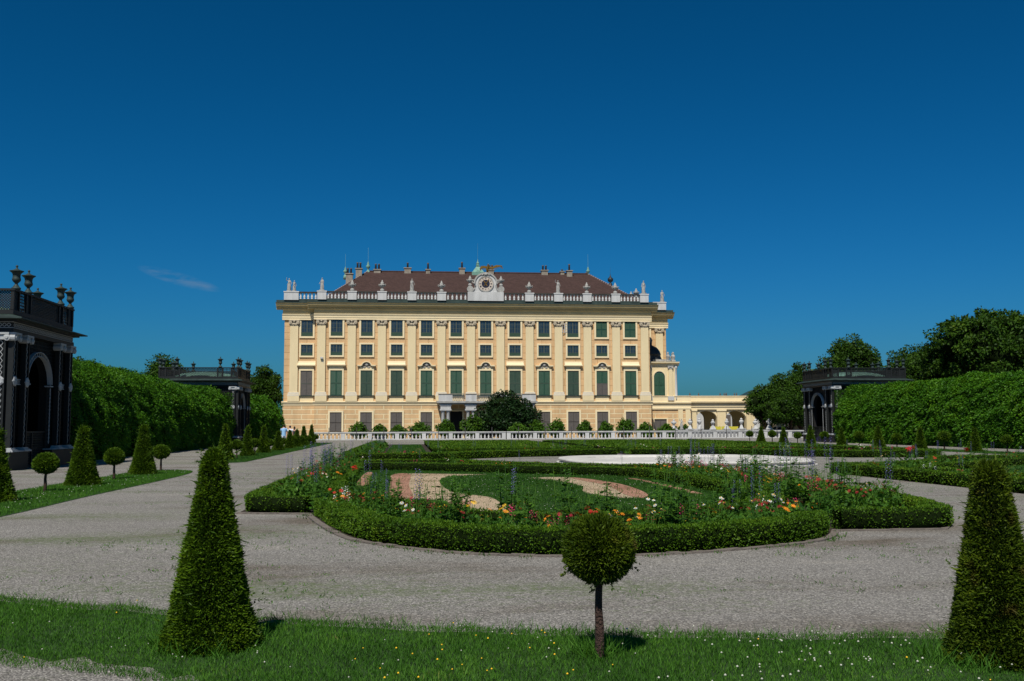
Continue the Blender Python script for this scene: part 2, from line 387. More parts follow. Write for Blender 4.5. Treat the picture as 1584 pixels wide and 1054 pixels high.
class MB:
    def __init__(self):
        self.v = []; self.f = []

    def add(self, vs, fs):
        b = len(self.v)
        self.v += [tuple(p) for p in vs]
        self.f += [tuple(i + b for i in f) for f in fs]
        return self

    def box(self, x0, x1, y0, y1, z0, z1, t=0.0):
        """t: taper of the top in x and y"""
        return self.add([(x0, y0, z0), (x1, y0, z0), (x1, y1, z0), (x0, y1, z0), (x0 + t, y0 + t, z1), (x1 - t, y0 + t, z1), (x1 - t, y1 - t, z1), (x0 + t, y1 - t, z1)],
                        [(0, 3, 2, 1), (4, 5, 6, 7), (0, 1, 5, 4), (1, 2, 6, 5), (2, 3, 7, 6), (3, 0, 4, 7)])

    def bar(self, p, q, w, h=None, up=(0, 0, 1)):
        p = Vector(p); q = Vector(q); h = h or w
        d = (q - p).normalized(); u = Vector(up)
        if abs(d.dot(u)) > 0.98: u = Vector((1, 0, 0))
        s = d.cross(u).normalized() * (w / 2); u = s.cross(d).normalized() * (h / 2)
        vs = [p - s - u, p + s - u, p + s + u, p - s + u, q - s - u, q + s - u, q + s + u, q - s + u]
        return self.add(vs, [(0, 1, 2, 3), (7, 6, 5, 4), (0, 4, 5, 1), (1, 5, 6, 2), (2, 6, 7, 3), (3, 7, 4, 0)])

    def lathe(self, prof, seg=12, c=(0, 0, 0), sx=1.0, sy=1.0):
        vs = []; n = len(prof)
        for (r, z) in prof:
            for k in range(seg):
                a = 2 * math.pi * k / seg
                vs.append((c[0] + r * sx * math.cos(a), c[1] + r * sy * math.sin(a), c[2] + z))
        fs = []
        for i in range(n - 1):
            for k in range(seg):
                k2 = (k + 1) % seg
                fs.append((i * seg + k, i * seg + k2, (i + 1) * seg + k2, (i + 1) * seg + k))
        fs.append(tuple(reversed(range(seg)))); fs.append(tuple((n - 1) * seg + k for k in range(seg)))
        return self.add(vs, fs)

    def tube(self, pts, rad, seg=6):
        pts = [Vector(p) for p in pts]
        if not hasattr(rad, '__len__'): rad = [rad] * len(pts)
        vs = []; n = len(pts)
        for i, p in enumerate(pts):
            d = (pts[min(i + 1, n - 1)] - pts[max(i - 1, 0)]).normalized()
            u = Vector((0, 0, 1)) if abs(d.z) < 0.9 else Vector((1, 0, 0))
            s = d.cross(u).normalized(); u = s.cross(d)
            for k in range(seg):
                a = 2 * math.pi * k / seg
                vs.append(p + (s * math.cos(a) + u * math.sin(a)) * rad[i])
        fs = []
        for i in range(n - 1):
            for k in range(seg):
                k2 = (k + 1) % seg
                fs.append((i * seg + k, i * seg + k2, (i + 1) * seg + k2, (i + 1) * seg + k))
        fs.append(tuple(reversed(range(seg)))); fs.append(tuple((n - 1) * seg + k for k in range(seg)))
        return self.add(vs, fs)

    def ball(self, c, r, seg=10, rings=6):
        if not hasattr(r, '__len__'): r = (r, r, r)
        prof = [(math.sin(math.pi * i / rings), -math.cos(math.pi * i / rings)) for i in range(rings + 1)]
        vs = []
        for (a, z) in prof:
            for k in range(seg):
                t = 2 * math.pi * k / seg
                vs.append((c[0] + r[0] * max(a, 1e-3) * math.cos(t), c[1] + r[1] * max(a, 1e-3) * math.sin(t), c[2] + r[2] * z))
        fs = []
        for i in range(rings):
            for k in range(seg):
                k2 = (k + 1) % seg
                fs.append((i * seg + k, i * seg + k2, (i + 1) * seg + k2, (i + 1) * seg + k))
        return self.add(vs, fs)

    def prism_y(self, poly, y0, y1):
        """poly in (x, z), extruded along y"""
        n = len(poly)
        vs = [(x, y0, z) for x, z in poly] + [(x, y1, z) for x, z in poly]
        fs = [tuple(range(n)), tuple(reversed(range(n, 2 * n)))]
        for i in range(n):
            j = (i + 1) % n
            fs.append((j, i, i + n, j + n))
        return self.add(vs, fs)

    def prism_x(self, poly, x0, x1):
        """poly in (y, z), extruded along x"""
        n = len(poly)
        vs = [(x0, y, z) for y, z in poly] + [(x1, y, z) for y, z in poly]
        fs = [tuple(reversed(range(n))), tuple(range(n, 2 * n))]
        for i in range(n):
            j = (i + 1) % n
            fs.append((i, j, j + n, i + n))
        return self.add(vs, fs)

    def mesh(self, name, mat, smooth=False):
        me = bpy.data.meshes.new(name)
        me.from_pydata(self.v, [], self.f)
        me.materials.append(mat)
        if smooth:
            me.polygons.foreach_set('use_smooth', [True] * len(me.polygons))
        me.update()
        return me

    def build(self, name, mat, parent=None, loc=None, smooth=False, rotz=0.0):
        o = bpy.data.objects.new(name, self.mesh(name, mat, smooth))
        if loc is not None: o.location = loc
        if rotz: o.rotation_euler = (0, 0, rotz)
        return link(o, parent)


def put(name, me, parent=None, loc=(0, 0, 0), rotz=0.0, scale=None):
    o = bpy.data.objects.new(name, me)
    o.location = loc; o.rotation_euler = (0, 0, rotz)
    if scale: o.scale = scale
    return link(o, parent)


def np_mesh(name, V, sizes, mats, mat_idx=None, loops=None):
    """V (n,3); sizes: loops per face array; faces use consecutive vertices unless loops is given"""
    me = bpy.data.meshes.new(name)
    V = np.ascontiguousarray(V, dtype=np.float32)
    nl = int(np.sum(sizes))
    if loops is None: loops = np.arange(nl, dtype=np.int32)
    me.vertices.add(len(V)); me.vertices.foreach_set('co', V.ravel())
    me.loops.add(nl); me.loops.foreach_set('vertex_index', np.ascontiguousarray(loops, dtype=np.int32))
    me.polygons.add(len(sizes))
    st = np.concatenate([[0], np.cumsum(sizes)[:-1]]).astype(np.int32)
    me.polygons.foreach_set('loop_start', st)
    for m in mats: me.materials.append(m)
    if mat_idx is not None:
        me.polygons.foreach_set('material_index', np.ascontiguousarray(mat_idx, dtype=np.int32))
    me.update(calc_edges=True)
    me.validate()
    return me


def unit(a):
    return a / np.maximum(np.linalg.norm(a, axis=1, keepdims=True), 1e-9)


def leaf_verts(P, D, L, W, N=None, fold=0.0):
    """kite-shaped leaves: P base, D direction, L length, W width -> (n*4,3)"""
    n = len(P)
    L = np.broadcast_to(np.asarray(L, float), (n,))[:, None]; W = np.broadcast_to(np.asarray(W, float), (n,))[:, None]
    D = unit(D)
    if N is None: N = rng.normal(size=(n, 3))
    S = unit(np.cross(D, N)); U = np.cross(S, D)
    mid = P + D * L * 0.45 + U * (fold * L)
    return np.stack([P, mid + S * W / 2, P + D * L, mid - S * W / 2], axis=1).reshape(-1, 3)


def leaf_mesh(name, LV, leafmat, core=None, coremat=None):
    """leaf cards plus an optional solid core (MB) in one mesh"""
    nleaf = len(LV) // 4
    if core is None:
        return np_mesh(name, LV, np.full(nleaf, 4), [leafmat])
    cv = np.array(core.v, float); cs = np.array([len(f) for f in core.f]); cl = np.concatenate([np.array(f) for f in core.f])
    V = np.concatenate([cv, LV]); sizes = np.concatenate([cs, np.full(nleaf, 4)])
    loops = np.concatenate([cl, np.arange(nleaf * 4) + len(cv)])
    mi = np.concatenate([np.zeros(len(cs), int), np.ones(nleaf, int)])
    return np_mesh(name, V, sizes, [coremat, leafmat], mi, loops)


_nd = rng.normal(size=(10, 3)); _np = rng.uniform(0, 6.28, 10)


def lump(P, freq):
    """smooth pseudo-noise in -1..1"""
    s = np.zeros(len(P))
    for i in range(10):
        s += np.sin((P @ _nd[i]) * freq * (0.6 + 0.13 * i) + _np[i])
    return s / 4.5


# polyline tools ----------------------------------------------------
def smooth_poly(pts, sub=6, closed=False):
    pts = [np.array(p, float) for p in pts]; n = len(pts); out = []
    rngi = range(n if closed else n - 1)
    for i in rngi:
        if closed: p0, p1, p2, p3 = pts[i - 1], pts[i], pts[(i + 1) % n], pts[(i + 2) % n]
        else: p0, p1, p2, p3 = pts[max(i - 1, 0)], pts[i], pts[i + 1], pts[min(i + 2, n - 1)]
        for k in range(sub):
            t = k / sub
            out.append(0.5 * ((2 * p1) + (-p0 + p2) * t + (2 * p0 - 5 * p1 + 4 * p2 - p3) * t * t + (-p0 + 3 * p1 - 3 * p2 + p3) * t ** 3))
    if not closed: out.append(pts[-1])
    return np.array(out)


def path_frames(path):
    path = np.array(path, float)
    seg = np.diff(path, axis=0); ln = np.linalg.norm(seg, axis=1)
    cum = np.concatenate([[0], np.cumsum(ln)])
    t = np.zeros_like(path)
    t[1:-1] = unit(unit(seg[:-1]) + unit(seg[1:])); t[0] = unit(seg[:1])[0]; t[-1] = unit(seg[-1:])[0]
    return path, cum, t


def along(path, s):
    path, cum, t = path_frames(path)
    x = np.interp(s, cum, path[:, 0]); y = np.interp(s, cum, path[:, 1])
    tx = np.interp(s, cum, t[:, 0]); ty = np.interp(s, cum, t[:, 1])
    T = unit(np.stack([tx, ty], 1))
    return np.stack([x, y], 1), T, cum[-1]


def inside(poly, P):
    poly = np.array(poly); x, y = P[:, 0], P[:, 1]; r = np.zeros(len(P), bool); n = len(poly); j = n - 1
    for i in range(n):
        xi, yi = poly[i]; xj, yj = poly[j]
        c = ((yi > y) != (yj > y)) & (x < (xj - xi) * (y - yi) / (yj - yi + 1e-12) + xi)
        r ^= c; j = i
    return r


def sheet(name, poly, z, mat, kind='structure', parent=None):
    me = bpy.data.meshes.new(name)
    me.from_pydata([(p[0], p[1], z) for p in poly], [], [tuple(range(len(poly)))])
    if me.polygons[0].normal.z < 0: me.flip_normals()
    me.materials.append(mat); me.update()
    o = bpy.data.objects.new(name, me); link(o, parent)
    if kind: o['kind'] = kind
    return o


def in_view(P, margin=0.03):
    """which ground points the photograph could see (used only to keep counts down)"""
    az = np.arctan2(P[:, 0], P[:, 1]) - R(6)
    return (np.abs(np.tan(az)) < 0.514 + margin) & (P[:, 1] > 0)


# ------------------------------------------------------------------ ground
g = sheet('ground', [(-3000, -200), (3000, -200), (3000, 5000), (-3000, 5000)], 0.0, M['gravel'])

CX, CY = 11.8, 42.5                        # middle of the parterre, on the palace axis


def mirror(poly, mx=False, my=False):
    return [((2 * CX - x) if mx else x, (2 * CY - y) if my else y) for x, y in poly]


# front lawn strip (curves round the near end of the garden)
far_e = smooth_poly([(-8.2, 15.0), (-6.4, 12.2), (-3.79, 9.96), (-2.25, 9.15), (-0.67, 8.38), (0.82, 7.88), (2.0, 7.60), (4.01, 7.34), (6.5, 7.5), (9.0, 8.1)], 5)
near_e = smooth_poly([(-10.4, 13.6), (-8.0, 10.6), (-4.6, 8.30), (-2.76, 7.24), (-1.9, 6.80), (-1.3, 6.25), (0.2, 5.3), (2.5, 4.9), (5.0, 4.8), (7.5, 5.2), (10, 5.9)], 5)


def wob(e, a):
    e = e.copy(); e[:, 1] += a * np.sin(np.arange(len(e)) * 1.9) + a * 0.8 * np.sin(np.arange(len(e)) * 3.7 + 1)
    return e


front_poly = [tuple(p) for p in wob(far_e, 0.03)] + [tuple(p) for p in wob(near_e, 0.05)[::-1]]
front_in = [tuple(p + np.array([0, -.08])) for p in wob(far_e, 0.03)] + [tuple(p + np.array([0.08, 0.30])) for p in wob(near_e, 0.08)[::-1]]
sheet('lawn', front_in, 0.006, M['turf'])
strips = {
    'left_near': [(-7.5, 16.5), (-7.45, 25), (-7.45, 33), (-7.7, 37.2), (-8.3, 38.6), (-9.0, 38.8), (-9.6, 38.2), (-9.8, 36.5), (-9.85, 20), (-9.9, 14.0)],
    'left_far': [(-8.2, 46.6), (-7.6, 47.4), (-7.45, 50), (-7.5, 70), (-7.5, 101), (-7.9, 103), (-8.6, 103.6), (-9.5, 103), (-9.8, 101), (-9.8, 52), (-9.7, 48), (-9.0, 46.8)],
    'right_far': [(32.3, 47), (32.2, 60), (32.2, 98), (33.5, 99.5), (34.8, 98), (34.8, 60), (34.8, 47)],
}
for k, p in strips.items():
    sheet('lawn', [tuple(q) for q in smooth_poly(p, 4, True)], 0.006, M['turf'])


def blades(name, poly, density, hmin, hmax, w, mat, z=0.006, keep=None, edge_thin=None):
    poly = np.array(poly); lo = poly.min(0); hi = poly.max(0)
    n = int((hi[0] - lo[0]) * (hi[1] - lo[1]) * density)
    P = rng.uniform(lo, hi, size=(n, 2)); P = P[inside(poly, P) & in_view(P)]
    if keep is not None: P = P[keep(P)]
    n = len(P)
    P3 = np.concatenate([P, np.full((n, 1), z)], 1)
    patch = 0.75 + 0.45 * (lump(P3, 2.1) * 0.5 + lump(P3, 6.0) * 0.3)
    h = rng.uniform(hmin, hmax, n) * np.clip(patch, 0.35, 1.5) * (1 + 0.9 * (rng.random(n) < 0.04))
    a = rng.uniform(0, 2 * np.pi, n)
    lean = rng.uniform(0.15, 0.9, n)
    D = np.stack([np.cos(a) * lean, np.sin(a) * lean, np.ones(n)], 1)
    LV = leaf_verts(P3, D, h, w * rng.uniform(0.7, 1.4, n), fold=0.05)
    o = put(name, np_mesh(name, LV, np.full(n, 4), [mat]))
    return tag(o, kind='stuff')


def patchy(P):
    e = np.array([tuple(p) for p in near_e])
    d = np.min(np.linalg.norm(P[:, None, :] - e[None, :, :], axis=2), axis=1)
    P3 = np.concatenate([P, np.zeros((len(P), 1))], 1)
    return (d > 0.10 + 0.20 * lump(P3, 3.0)) | (rng.random(len(P)) < 0.35)


front_wide = [tuple(p + np.array([0.02, 0.06])) for p in wob(far_e, 0.04)] + [tuple(p) for p in wob(near_e, 0.05)[::-1]]
blades('grass', front_wide, 5600, 0.03, 0.066, 0.0045, M['grass'], keep=patchy)
blades('grass', [tuple(q) for q in smooth_poly(strips['left_near'], 4, True)], 1000, 0.04, 0.09, 0.010, M['grass'])
blades('grass', [tuple(q) for q in smooth_poly(strips['left_far'], 4, True)], 260, 0.05, 0.10, 0.022, M['grass_far'])
blades('grass', [tuple(q) for q in smooth_poly(strips['right_far'], 4, True)], 220, 0.05, 0.10, 0.022, M['grass_far'])


# longer tufts round the feet of the near topiary and along the lawn edge
def tufts(name, spots, mat, hmin=0.08, hmax=0.20, per=28, spread=0.05, w=0.006):
    P = np.repeat(np.array(spots, float), per, axis=0)
    n = len(P)
    P = P + rng.normal(0, spread, (n, 2))
    P3 = np.concatenate([P, np.full((n, 1), 0.004)], 1)
    a = rng.uniform(0, 2 * np.pi, n); lean = rng.uniform(0.2, 1.3, n)
    D = np.stack([np.cos(a) * lean, np.sin(a) * lean, np.ones(n)], 1)
    LV = leaf_verts(P3, D, rng.uniform(hmin, hmax, n), w, fold=0.12)
    return tag(put(name, np_mesh(name, LV, np.full(n, 4), [mat])), kind='stuff')


sp = []
for (cx, cy, r) in [(-1.42, 7.61, 0.36), (3.9, 6.52, 0.36), (1.32, 7.0, 0.10)]:
    for k in range(16):
        a = rnd.uniform(0, 6.28); sp.append((cx + r * math.cos(a), cy + r * math.sin(a)))
tufts('grass', sp, M['grass'])
edge = [tuple(p) for p in far_e]
sp = [(x + rnd.uniform(-.1, .1), y + rnd.uniform(-.03, .10)) for x, y in far_e for _ in range(3)]
tufts('grass', sp, M['grass'], 0.05, 0.13, 14, 0.06, 0.005)

# weeds coming through the gravel
wp = []
while len(wp) < 5200:
    y = rnd.uniform(8.0, 42) if rnd.random() < 0.75 else rnd.uniform(8, 16)
    x = rnd.uniform(-7.3, 16)
    wp.append((x, y))
wp = np.array(wp)
w3 = np.concatenate([wp, np.zeros((len(wp), 1))], 1)
wp = wp[(lump(w3, 0.9) + 0.5 * lump(w3, 2.3) > 0.15)]
BED_OUT = [(-3.2, 40.2), (-3.15, 30.0), (-3.15, 19.15), (-1.83, 18.8), (-1.77, 18.4), (-1.34, 16.35), (-0.9, 14.75), (-0.54, 14.05), (-0.18, 13.58), (0.22, 13.15), (0.6, 12.8), (1.14, 12.5), (1.9, 12.27), (2.9, 12.27), (3.76, 12.45), (4.62, 12.8), (5.18, 13.1), (5.72, 13.48), (6.14, 13.98), (6.48, 14.65), (8.22, 14.65), (8.95, 16.0), (9.4, 18.5), (9.4, 32.8)]
BACK = [(CX + 10.0 * math.cos(R(a)), CY + 10.0 * math.sin(R(a))) for a in range(256, 191, -6)]
BED_OUT_ALL = BED_OUT + BACK
inb = inside(BED_OUT_ALL, wp) | inside(mirror(BED_OUT_ALL, True), wp) | inside(front_poly, wp)
wp = wp[~inb & in_view(wp)]
tufts('weeds', wp, M['grass'], 0.010, 0.045, 6, 0.045, 0.009)
# weeds at the foot of the near hedge edging
arc_out = smooth_poly(BED_OUT[3:20], 4)
sp = [(x + rnd.uniform(-.12, .12), y - rnd.uniform(.08, .22)) for x, y in arc_out for _ in range(2) if rnd.random() < 0.6]
tufts('weeds', sp, M['plant'], 0.02, 0.07, 7, 0.04, 0.012)


# white clover heads and yellow buttercups in the front lawn
def heads(name, P, r, zmin, zmax, mat):
    n = len(P)
    base = []
    ico = [(0, 0, 1), (0.9, 0, 0.3), (0.28, 0.85, 0.3), (-0.73, 0.53, 0.3), (-0.73, -0.53, 0.3), (0.28, -0.85, 0.3), (0, 0, -0.6)]
    fs = [(0, 1, 2), (0, 2, 3), (0, 3, 4), (0, 4, 5), (0, 5, 1), (6, 2, 1), (6, 3, 2), (6, 4, 3), (6, 5, 4), (6, 1, 5)]
    ico = np.array(ico); fs = np.array(fs)
    C = np.concatenate([P, rng.uniform(zmin, zmax, (n, 1))], 1)
    V = (C[:, None, :] + ico[None] * (r * rng.uniform(0.7, 1.25, (n, 1, 1)))).reshape(-1, 3)
    lo = (fs[None] + (np.arange(n) * 7)[:, None, None]).ravel()
    me = np_mesh(name, V, np.full(n * 10, 3), [mat], loops=lo)
    return tag(put(name, me), kind='stuff')


def lawn_pts(n, cond):
    out = []
    fp = np.array(front_poly)
    while len(out) < n:
        P = rng.uniform((-4.2, 5.4), (5, 10), (400, 2)); P = P[inside(fp, P) & in_view(P)]
        for p in P:
            if cond(p) and len(out) < n: out.append(p)
    return np.array(out)


heads('clover', lawn_pts(130, lambda p: p[0] > 1.5 and rnd.random() < 0.25 + 0.75 * math.exp(-((p[0] - 2.7) / 0.9) ** 2)), 0.0095, 0.06, 0.095, M['clover'])
heads('clover', lawn_pts(50, lambda p: p[0] < 1.6), 0.007, 0.045, 0.08, M['clover'])
heads('buttercups', lawn_pts(46, lambda p: -0.5 < p[0] < 1.5 or rnd.random() < 0.1), 0.0085, 0.06, 0.10, M['fl_yellow'])
q = rng.uniform((-9.6, 17), (-7.6, 38), (160, 2)); heads('clover', q, 0.012, 0.06, 0.09, M['clover'])


# ------------------------------------------------------------------ clipped yews
def cone_mesh(h, r0, r1, n, L, W, seed, mat, sprigs=0):
    def rad(z):                      # slightly swollen frustum with a soft top
        t = np.clip(z / h, 0, 1)
        r = r0 + (r1 - r0) * t ** 0.92
        return r * np.where(t > 0.90, np.sqrt(np.clip(1 - ((t - 0.90) / 0.11) ** 2, 0.05, 1)), 1) * (1 + 0.10 * np.clip(1 - t / 0.16, 0, 1)) * np.where(t < 0.03, 0.88 + t * 4, 1)
    z = h * (1 - np.sqrt(rng.random(n) * (1 - (r1 / r0) ** 2 * 0.6) + (r1 / r0) ** 2 * 0.0)) if r1 < r0 else rng.random(n) * h
    z = np.clip(np.where(rng.random(n) < 0.06, h * rng.uniform(0.9, 1.0, n), z), 0.01, h)
    a = rng.uniform(0, 2 * np.pi, n)
    O = np.stack([np.cos(a), np.sin(a), np.zeros(n)], 1)
    Pz = np.stack([np.zeros(n), np.zeros(n), z], 1)
    base = O * rad(z)[:, None] + Pz + seed * 3.3
    k = 1 + 0.06 * lump(base, 5.5) + 0.05 * lump(base, 15)
    P = O * (rad(z) * k * rng.uniform(0.86, 1.0, n))[:, None] + Pz
    topf = np.clip((z / h - 0.92) / 0.08, 0, 1)
    D = O * (1 - 0.7 * topf)[:, None] + rng.normal(0, 0.45, (n, 3)) + np.array([0, 0, 0.35]) + np.array([0, 0, 0.9]) * topf[:, None]
    ln = L * rng.uniform(0.6, 1.35, n) * (1 + 1.6 * (rng.random(n) < 0.012))
    LV = leaf_verts(P, D, ln, W * rng.uniform(0.8, 1.3, n))
    # ragged longer sprigs near the top and the foot
    for _ in range(sprigs):
        zz = rnd.choice([h * rnd.uniform(0.9, 1.0), rnd.uniform(0.02, 0.25), h * rnd.uniform(0.1, 0.95)]); aa = rnd.uniform(0, 6.28)
        o = np.array([math.cos(aa), math.sin(aa), 0]); p0 = o * float(rad(np.array([zz]))[0]) * 0.9 + np.array([0, 0, zz])
        d = o + np.array([0, 0, rnd.uniform(0.0, 1.0)]); d /= np.linalg.norm(d)
        m = 16; tt = rng.uniform(0, 1, m)[:, None]; ll = rnd.uniform(0.06, 0.17) if zz < h * .9 else rnd.uniform(0.07, 0.16)
        LV = np.concatenate([LV, leaf_verts(p0 + d * tt * ll, d + rng.normal(0, 0.5, (m, 3)), L * 0.8, W)])
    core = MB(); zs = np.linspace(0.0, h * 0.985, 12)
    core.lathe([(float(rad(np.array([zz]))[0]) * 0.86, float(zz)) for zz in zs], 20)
    return leaf_mesh('foliage', LV, mat, core, M['yewcore'])


def ball_mesh(rx, rz, n, L, W, seed, mat, flat=0.8, sprigs=0):
    d = unit(rng.normal(size=(n, 3)))
    shp = np.where(d[:, 2:3] < 0, np.array([[rx, rx, rz * flat]]), np.array([[rx, rx, rz]]))
    k = 1 + 0.05 * lump(d * 0.3 + seed * 2.2, 14)[:, None] + 0.03 * lump(d * 0.3 + seed, 40)[:, None]
    P = d * shp * k * rng.uniform(0.84, 1.0, (n, 1))
    D = d + rng.normal(0, 0.5, (n, 3)) + np.array([0, 0, 0.25])
    LV = leaf_verts(P, D, L * rng.uniform(0.6, 1.4, n), W * rng.uniform(0.8, 1.3, n))
    for _ in range(sprigs):
        d0 = unit(rng.normal(size=(1, 3)))[0]; m = 16; ll = rnd.uniform(0.05, 0.10)
        dd = d0 + np.array([0, 0, -0.1])
        LV = np.concatenate([LV, leaf_verts(d0 * shp[0] * 0.93 + d0 * rng.uniform(0, 1, (m, 1)) * ll, dd + rng.normal(0, 0.5, (m, 3)), L * 0.8, W)])
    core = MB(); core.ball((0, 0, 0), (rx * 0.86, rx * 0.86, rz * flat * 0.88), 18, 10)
    return leaf_mesh('foliage', LV, mat, core, M['yewcore'])


def trunk_mb(h, r, seed=0):
    rr_ = random.Random(seed); m = MB()
    pts = [(rr_.uniform(-.0015, .0015) * i, rr_.uniform(-.0015, .0015) * i, h * i / 5 - 0.01) for i in range(6)]
    m.tube(pts, [r * 1.45, r * 1.15, r * 1.12, r * 0.95, r * 0.9, r * 0.85], 9)
    return m


def yew_cone(loc, mesh, label, group, rz=0, scale=None):
    t = thing('yew_cone', label, 'topiary', loc, rz, group, scale)
    put('foliage', mesh, t)
    put('trunk', stub_mesh, t)
    return t


stub_mesh = trunk_mb(0.25, 0.05).mesh('trunk', M['bark'], True)
FRONT = 'clipped yews along the front lawn'
t = yew_cone((-1.42, 7.61, 0), cone_mesh(1.43, 0.335, 0.064, 38000, 0.031, 0.0095, 1.0, M['yew'], 42), 'large clipped yew cone with ragged top sprigs at left of the front lawn', FRONT)
t = yew_cone((3.97, 6.50, 0), cone_mesh(1.34, 0.325, 0.088, 38000, 0.031, 0.0095, 2.0, M['yewrust'], 42), 'large dark yew cone with blunt top beside the white clover', FRONT)


def lollipop(loc, fol, trk, zc, label, group, rz=0, scale=None):
    t = thing('yew_ball', label, 'topiary', loc, rz, group, scale)
    put('foliage', fol, t, (0, 0, zc))
    put('trunk', trk, t)
    return t


near_ball = ball_mesh(0.238, 0.232, 22000, 0.034, 0.0105, 3.0, M['yewrust'], 0.95, 24)
near_trunk = trunk_mb(0.60, 0.028, 3).mesh('trunk', M['redbark'], True)
lollipop((1.32, 6.88, 0), near_ball, near_trunk, 0.75, 'round clipped yew ball on a bare reddish trunk in the front lawn', FRONT)
lollipop((-4.13, 9.05, 0), near_ball, near_trunk, 0.745, 'clipped yew ball outside the picture whose shadow falls on the lawn', FRONT, 2.0)

mid_cones = [cone_mesh(1.62, 0.46, 0.09, 14000, 0.055, 0.018, 5.0 + i, M['yew'], 24) for i in range(2)]
mid_ball = ball_mesh(0.29, 0.27, 6000, 0.05, 0.018, 9.0, M['yew'])
mid_trunk = trunk_mb(0.6, 0.035, 5).mesh('trunk', M['bark'], True)
far_cones = [cone_mesh(1.5, 0.43, 0.08, 3600, 0.09, 0.034, 12.0 + i, M['yew']) for i in range(3)]
far_ball = ball_mesh(0.31, 0.28, 1600, 0.08, 0.034, 17.0, M['yew'])
ORD = ['first', 'second', 'third', 'fourth', 'fifth', 'sixth', 'seventh', 'eighth', 'ninth', 'tenth', 'eleventh', 'twelfth', 'thirteenth', 'fourteenth', 'fifteenth', 'sixteenth', 'seventeenth', 'eighteenth', 'nineteenth', 'twentieth']
LG = 'clipped yews in the left grass strip'
for i, y in enumerate((22.9, 28.9, 35.3)):
    yew_cone((-8.95, y, 0), mid_cones[i % 2], ['clipped yew cone cut by the left edge before the dark pavilion', 'yew cone between the two nearest small ball yews of the left strip', 'yew cone nearest the gap in the left grass strip'][i], LG, i * 1.3, (1, 1, [1.0, 1.0, 1.04][i]))
for i, y in enumerate((26.2, 32.1, 38.0)):
    lollipop((-9.0, y, 0), mid_ball, mid_trunk, 0.70, ['small yew ball on a thin trunk before the near pavilion plinth', 'small yew ball on a trunk, middle of three by the near hedge', 'small yew ball on a trunk at the end of the near left strip'][i], LG, i)
for i, y in enumerate((50.4, 57.0, 63.4, 70.0, 76.7, 82.9, 88.8, 96.0)):
    s = rnd.uniform(0.86, 0.98)
    yew_cone((-8.9 + rnd.uniform(-.1, .1), y, 0), far_cones[i % 3], f'yew cone in the far left strip, {ORD[i]} cone beyond the path gap', LG, i * 0.9, (s, s, (1.74, 1.64, 1.66, 1.32, 1.36, 1.38, 1.68, 1.8)[i] / 1.5))
for i, y in enumerate((53.8, 60.1, 66.5, 73.2, 79.8, 86.0, 92.3, 99.2)):
    s = rnd.uniform(0.82, 0.95)
    lollipop((-8.9, y, 0), far_ball, mid_trunk, 0.72, f'small yew ball in the far left strip, {ORD[i]} ball beyond the path gap', LG, i, (s, s, s))
RG = 'clipped yews along the right hedge'
for i, y in enumerate((56.2, 62.5, 68.4, 74.5, 80.5, 86.5, 92.2)):
    s = rnd.uniform(0.94, 1.06)
    yew_cone((33.5, y, 0), far_cones[i % 3], f'yew cone before the right hedge, {ORD[i]} cone counted from the near end', RG, i * 1.1, (s, s, s * 0.97))
for i, y in enumerate((53.0, 59.6, 65.7, 71.5, 77.7, 83.3, 89.3, 95.4)):
    s = rnd.uniform(1.0, 1.2)
    lollipop((33.5, y, 0), far_ball, mid_trunk, 0.72, f'small yew ball before the right hedge, {ORD[i]} ball counted from the near end', RG, i, (s, s, s))


